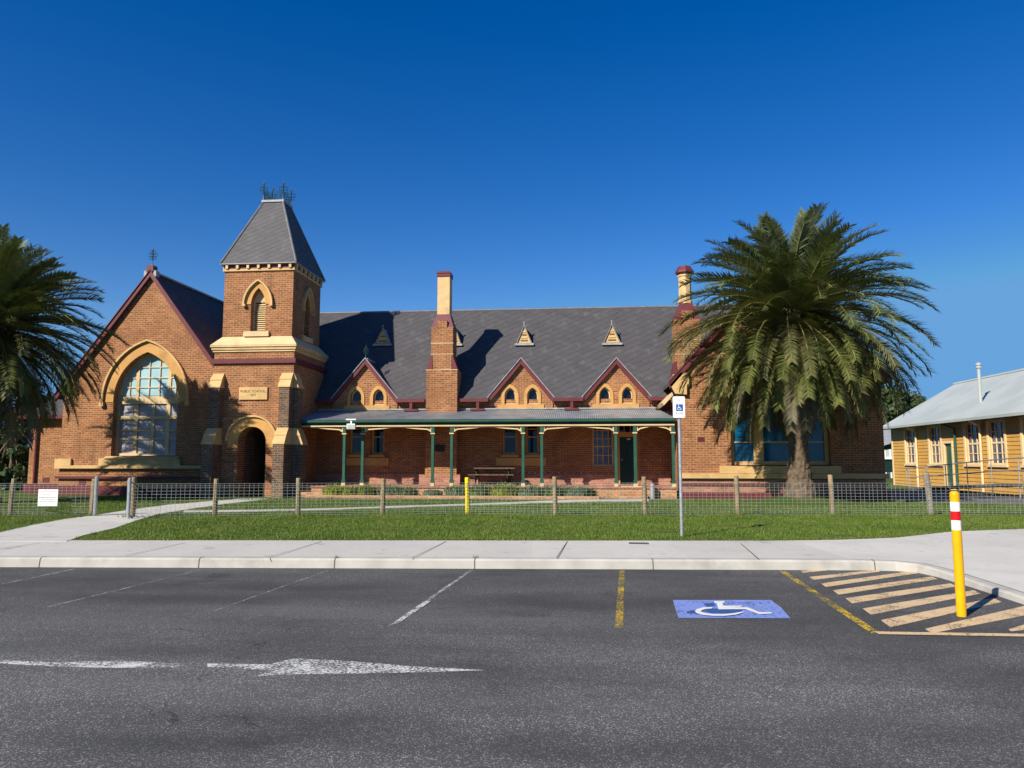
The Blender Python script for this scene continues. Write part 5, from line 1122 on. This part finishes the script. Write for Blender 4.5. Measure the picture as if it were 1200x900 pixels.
# ------------------------------------------------------------------ garden bed
bed_y = Yv - .85
mb = MB(); a, b = X(366, 580, bed_y), X(700, 580, bed_y); mb.box(a, b, bed_y - .42, Yv - .34, GZ - .05, GZ + .09, 'soil'); mb.box(a - .06, b + .06, bed_y - .52, bed_y - .425, GZ - .05, GZ + .12, 'brick_orange'); tag(mb.build('garden_bed'), kind='structure')
def bush(label, px, w, h, mat, seed, mat2=None):
    rng = random.Random(seed); x = X(px, 577, bed_y); mb = MB(); z0 = GZ + .08; h *= 1.2; w *= 1.1
    for _ in range(int(900 * w)):
        a = rng.uniform(0, 6.28); rr_ = math.sqrt(rng.random()); bx_ = x + math.cos(a) * rr_ * w * .42; by_ = bed_y + math.sin(a) * rr_ * .3
        hh = h * (1 - .35 * rr_ ** 2) * rng.uniform(.45, 1.1); an = a + rng.uniform(-.8, .8); sp_ = rng.uniform(.1, .6) * hh; s_ = Vector((-math.sin(an), math.cos(an), 0)) * .016
        p0 = Vector((bx_, by_, z0)); p1 = p0 + Vector((math.cos(an) * sp_ * .4, math.sin(an) * sp_ * .4, hh * .7)); p2 = p1 + Vector((math.cos(an) * sp_ * .7, math.sin(an) * sp_ * .7, hh * .3 * rng.uniform(-.4, 1)))
        m_ = mat2 if mat2 and rng.random() < .35 else mat; i = len(mb.v); mb.v += [tuple(p0 - s_ * .5), tuple(p0 + s_ * .5), tuple(p1 + s_), tuple(p1 - s_), tuple(p2)]; mb.f += [(i, i + 1, i + 2, i + 3), (i + 3, i + 2, i + 4)]; k__ = mb.m(m_); mb.mi += [k__, k__]
    tag(mb.build('garden_plant', recalc=False), label, 'plant', 'plants in the verandah garden bed')
for i, (px, w, h, m_, m2, lab) in enumerate(((392, .95, .42, 'bush_yellow', None, 'bright yellow leaved plant, leftmost in the verandah garden bed'), (410, .75, .40, 'bush_yellow', 'bush_green', 'yellow green plant behind the second verandah post'), (429, .8, .44, 'bush_green', 'bush_yellow', 'taller mid green plant left of the fence post before the hall windows'),
        (458, 1.1, .42, 'bush_grey', 'bush_green', 'wide grey green plant between fence post and chimney base'), (478, .8, .34, 'bush_green', 'bush_grey', 'lower green plant just left of the chimney base'), (507, .8, .26, 'bush_grey', None, 'small silvery plant in front of the chimney base'),
        (536, 1.0, .42, 'bush_grey', 'bush_green', 'silver green plant just left of the yellow fence post'), (562, .95, .46, 'bush_green', 'bush_variegated', 'dark green plant just right of the yellow fence post'), (590, 1.3, .48, 'bush_yellow', 'bush_green', 'large yellow and green clump below the picnic table'),
        (622, 1.1, .42, 'bush_variegated', 'bush_grey', 'cream variegated plant before the paired verandah posts'), (648, .9, .42, 'bush_variegated', 'bush_green', 'pale variegated plant behind the timber fence post'), (675, 1.2, .42, 'bush_grey', 'bush_variegated', 'pale plant at the right end of the garden bed'), (692, .45, .3, 'tree_leaf', None, 'small dark shrub closing the right end of the garden bed'))):
    bush(lab, px, w, h, m_, 70 + i, m2)
# ------------------------------------------------------------------ grass blades
def blades(name, polys, dens, h, seed, mats, w=.011, avoid=None):
    rs = np.random.RandomState(seed); P = []
    for (x0, x1, yf0, yf1, d) in polys:
        n = int(d * (x1 - x0) * 6.0); x = rs.uniform(x0, x1, n); lo = yf0(x); hi_ = yf1(x); lo = lo - np.abs(rs.normal(0, .045, n)) + .01; y = lo + (hi_ - lo) * rs.uniform(0, 1, n); P.append(np.stack([x, y], 1))
    P = np.concatenate(P)
    if avoid is not None: P = P[~avoid(P)]
    n = len(P); a = rs.uniform(0, 2 * np.pi, n); cl_ = np.sin(P[:, 0] * 1.7 + 1.3 * np.sin(P[:, 1] * 1.1)) * np.sin(P[:, 1] * 2.3 + P[:, 0] * .4) + .6 * np.sin(P[:, 0] * 5.1 + P[:, 1] * 3.7) * np.sin(P[:, 1] * 6.3 - P[:, 0] * 2.2); hh = h * rs.uniform(.35, 1.3, n) * (.8 + .45 * cl_); ln = hh * rs.uniform(.1, .8, n); b = rs.uniform(0, 2 * np.pi, n)
    v = np.zeros((n, 3, 3), np.float32); dx = np.cos(a) * w * .5; dy = np.sin(a) * w * .5
    v[:, 0, 0] = P[:, 0] - dx; v[:, 0, 1] = P[:, 1] - dy; v[:, 1, 0] = P[:, 0] + dx; v[:, 1, 1] = P[:, 1] + dy; v[:, :2, 2] = GZ - .005
    v[:, 2, 0] = P[:, 0] + np.cos(b) * ln; v[:, 2, 1] = P[:, 1] + np.sin(b) * ln; v[:, 2, 2] = GZ + hh
    me = bpy.data.meshes.new(name); me.vertices.add(n * 3); me.vertices.foreach_set('co', v.ravel()); me.loops.add(n * 3); me.loops.foreach_set('vertex_index', np.arange(n * 3, dtype=np.int32))
    me.polygons.add(n); me.polygons.foreach_set('loop_start', np.arange(0, n * 3, 3, dtype=np.int32))
    for m_ in mats: me.materials.append(MATS[m_])
    me.polygons.foreach_set('material_index', (rs.uniform(0, 1, n) < .10 + .16 * (cl_ < -.35)).astype(np.int32)); me.update(calc_edges=True)
    o = bpy.data.objects.new(name, me); COL.objects.link(o); return tag(o, kind='stuff')
bx_ = np.array([p.x for p in bk]); by_ = np.array([p.y for p in bk])
fx = np.array([p.x for p in FP1 + FP2]); fy = np.array([p.y for p in FP1 + FP2])
backf = lambda x: np.interp(x, bx_, by_) + .01
fencef = lambda x: np.interp(x, fx, fy)
pathL = [gr(a, b, .178) for a, b in [(-60, 634), (0, 623.5), (40, 614.5), (77, 607.8), (105, 604.3), (113, 603.3), (150, 597.5), (200, 591), (247, 587.2), (272, 585.3)]]
pathR = [gr(a, b, .178) for a, b in [(78, 634), (84, 632), (98, 627), (133, 619), (157, 611), (164, 608.5), (185, 602.5), (225, 596), (267, 590), (305, 586)]]
p2a = [gr(a, b, .172) for a, b in [(215, 598.3), (300, 597.4), (400, 595.0), (500, 591.7), (580, 589.2), (640, 586.6), (700, 585.2), (760, 584.8)]]
p2b = [gr(a, b, .172) for a, b in [(215, 600.2), (300, 599.2), (400, 596.8), (500, 593.6), (580, 591.4), (640, 589.2), (690, 588), (760, 587.2)]]
p4a = [gr(a, b, .176) for a, b in [(1030, 573), (1060, 574), (1120, 574), (1200, 574), (1400, 574)]]; p4b = [gr(a, b, .176) for a, b in [(1030, 586.5), (1060, 587), (1120, 589), (1200, 590.5), (1400, 594)]]
def inpoly(P, poly):
    x, y = P[:, 0], P[:, 1]; c = np.zeros(len(P), bool); n = len(poly)
    for i in range(n):
        a, b = poly[i], poly[(i + 1) % n]
        cond = ((a.y > y) != (b.y > y)); xi = (b.x - a.x) * (y - a.y) / (b.y - a.y + 1e-12) + a.x; c ^= cond & (x < xi)
    return c
avoid = lambda P: inpoly(P, pathL + pathR[::-1]) | inpoly(P, p2a + p2b[::-1]) | inpoly(P, p4a + p4b[::-1])
lawnback = lambda x: np.where(x < vx0, 27.2, np.where(x > rx1, 34.0, np.where(x > vx1, Yr - .2, bed_y - .55)))
blades('grass', [(-16, 15, backf, fencef, 1500), ], 1, .048, 1, ('grass_blade', 'grass_blade_dry'), avoid=avoid, w=.012)
blades('grass', [(-19, 24, fencef, lawnback, 420)], 1, .06, 2, ('grass_blade', 'grass_blade_dry'), avoid=avoid, w=.015)
rs_ = random.Random(9); mb = MB()      # weeds in the kerb joints and at the fence posts
spots_ = [gr(108, 627, .16), gr(90, 631, .16), gr(395, 653.5, .138), gr(556, 653.8, .138)] + [p + Vector((rs_.uniform(-.1, .1), -.12, 0)) for p in FP1 + FP2]
for c_ in spots_:
    big = c_.y > 16
    for _ in range(34 if big else 16):
        a = rs_.uniform(0, 6.28); h_ = rs_.uniform(.04, .09) * (1.9 if big else .9); p0 = c_ + Vector((rs_.gauss(0, .09 if big else .03), rs_.gauss(0, .03), -.01)); sd_ = Vector((math.cos(a), math.sin(a), 0)) * .006
        mb.face([p0 - sd_, p0 + sd_, p0 + Vector((rs_.uniform(-.5, .5) * h_, rs_.uniform(-.5, .5) * h_, h_))], 'grass_blade' if rs_.random() < .6 else 'grass_blade_dry')
tag(mb.build('weeds', recalc=False), kind='stuff')
# ------------------------------------------------------------------ light
SE, SA = 35.5, 37.5
w = bpy.data.worlds.new('World'); scn.world = w; w.use_nodes = True; nt = w.node_tree
sky = nt.nodes.new('ShaderNodeTexSky'); sky.sky_type = 'NISHITA'; sky.sun_disc = False; sky.sun_elevation = R(SE); sky.sun_rotation = R(180 + SA); sky.air_density = 1.0; sky.dust_density = .1; sky.ozone_density = 2.5; sky.altitude = 100
hs = nt.nodes.new('ShaderNodeHueSaturation'); hs.inputs['Saturation'].default_value = 1.45; hs.inputs['Value'].default_value = 1.0
hs.inputs['Hue'].default_value = .515
lim = nt.nodes.new('ShaderNodeMix'); lim.data_type = 'RGBA'; lim.blend_type = 'DARKEN'; lim.inputs[0].default_value = 1; lim.inputs[7].default_value = (1.15, 3.0, 5.8, 1)   # keeps the aureole round the sun from flooding the shade
nt.links.new(sky.outputs[0], hs.inputs['Color']); nt.links.new(hs.outputs[0], lim.inputs[6]); nt.links.new(lim.outputs[2], nt.nodes['Background'].inputs[0]); nt.nodes['Background'].inputs[1].default_value = .084
sd = bpy.data.lights.new('sun', 'SUN'); so = bpy.data.objects.new('sun', sd); COL.objects.link(so); sd.energy = 5.0; sd.angle = R(.53); sd.color = (1, .935, .81)
dv = Vector((math.sin(R(SA)) * math.cos(R(SE)), math.cos(R(SA)) * math.cos(R(SE)), -math.sin(R(SE)))); so.rotation_euler = dv.to_track_quat('-Z', 'Y').to_euler(); so.location = (-20, -20, 30)
vs_ = scn.view_settings; vs_.view_transform = 'Standard'; vs_.look = 'None'; vs_.exposure = 0.55; vs_.gamma = 1
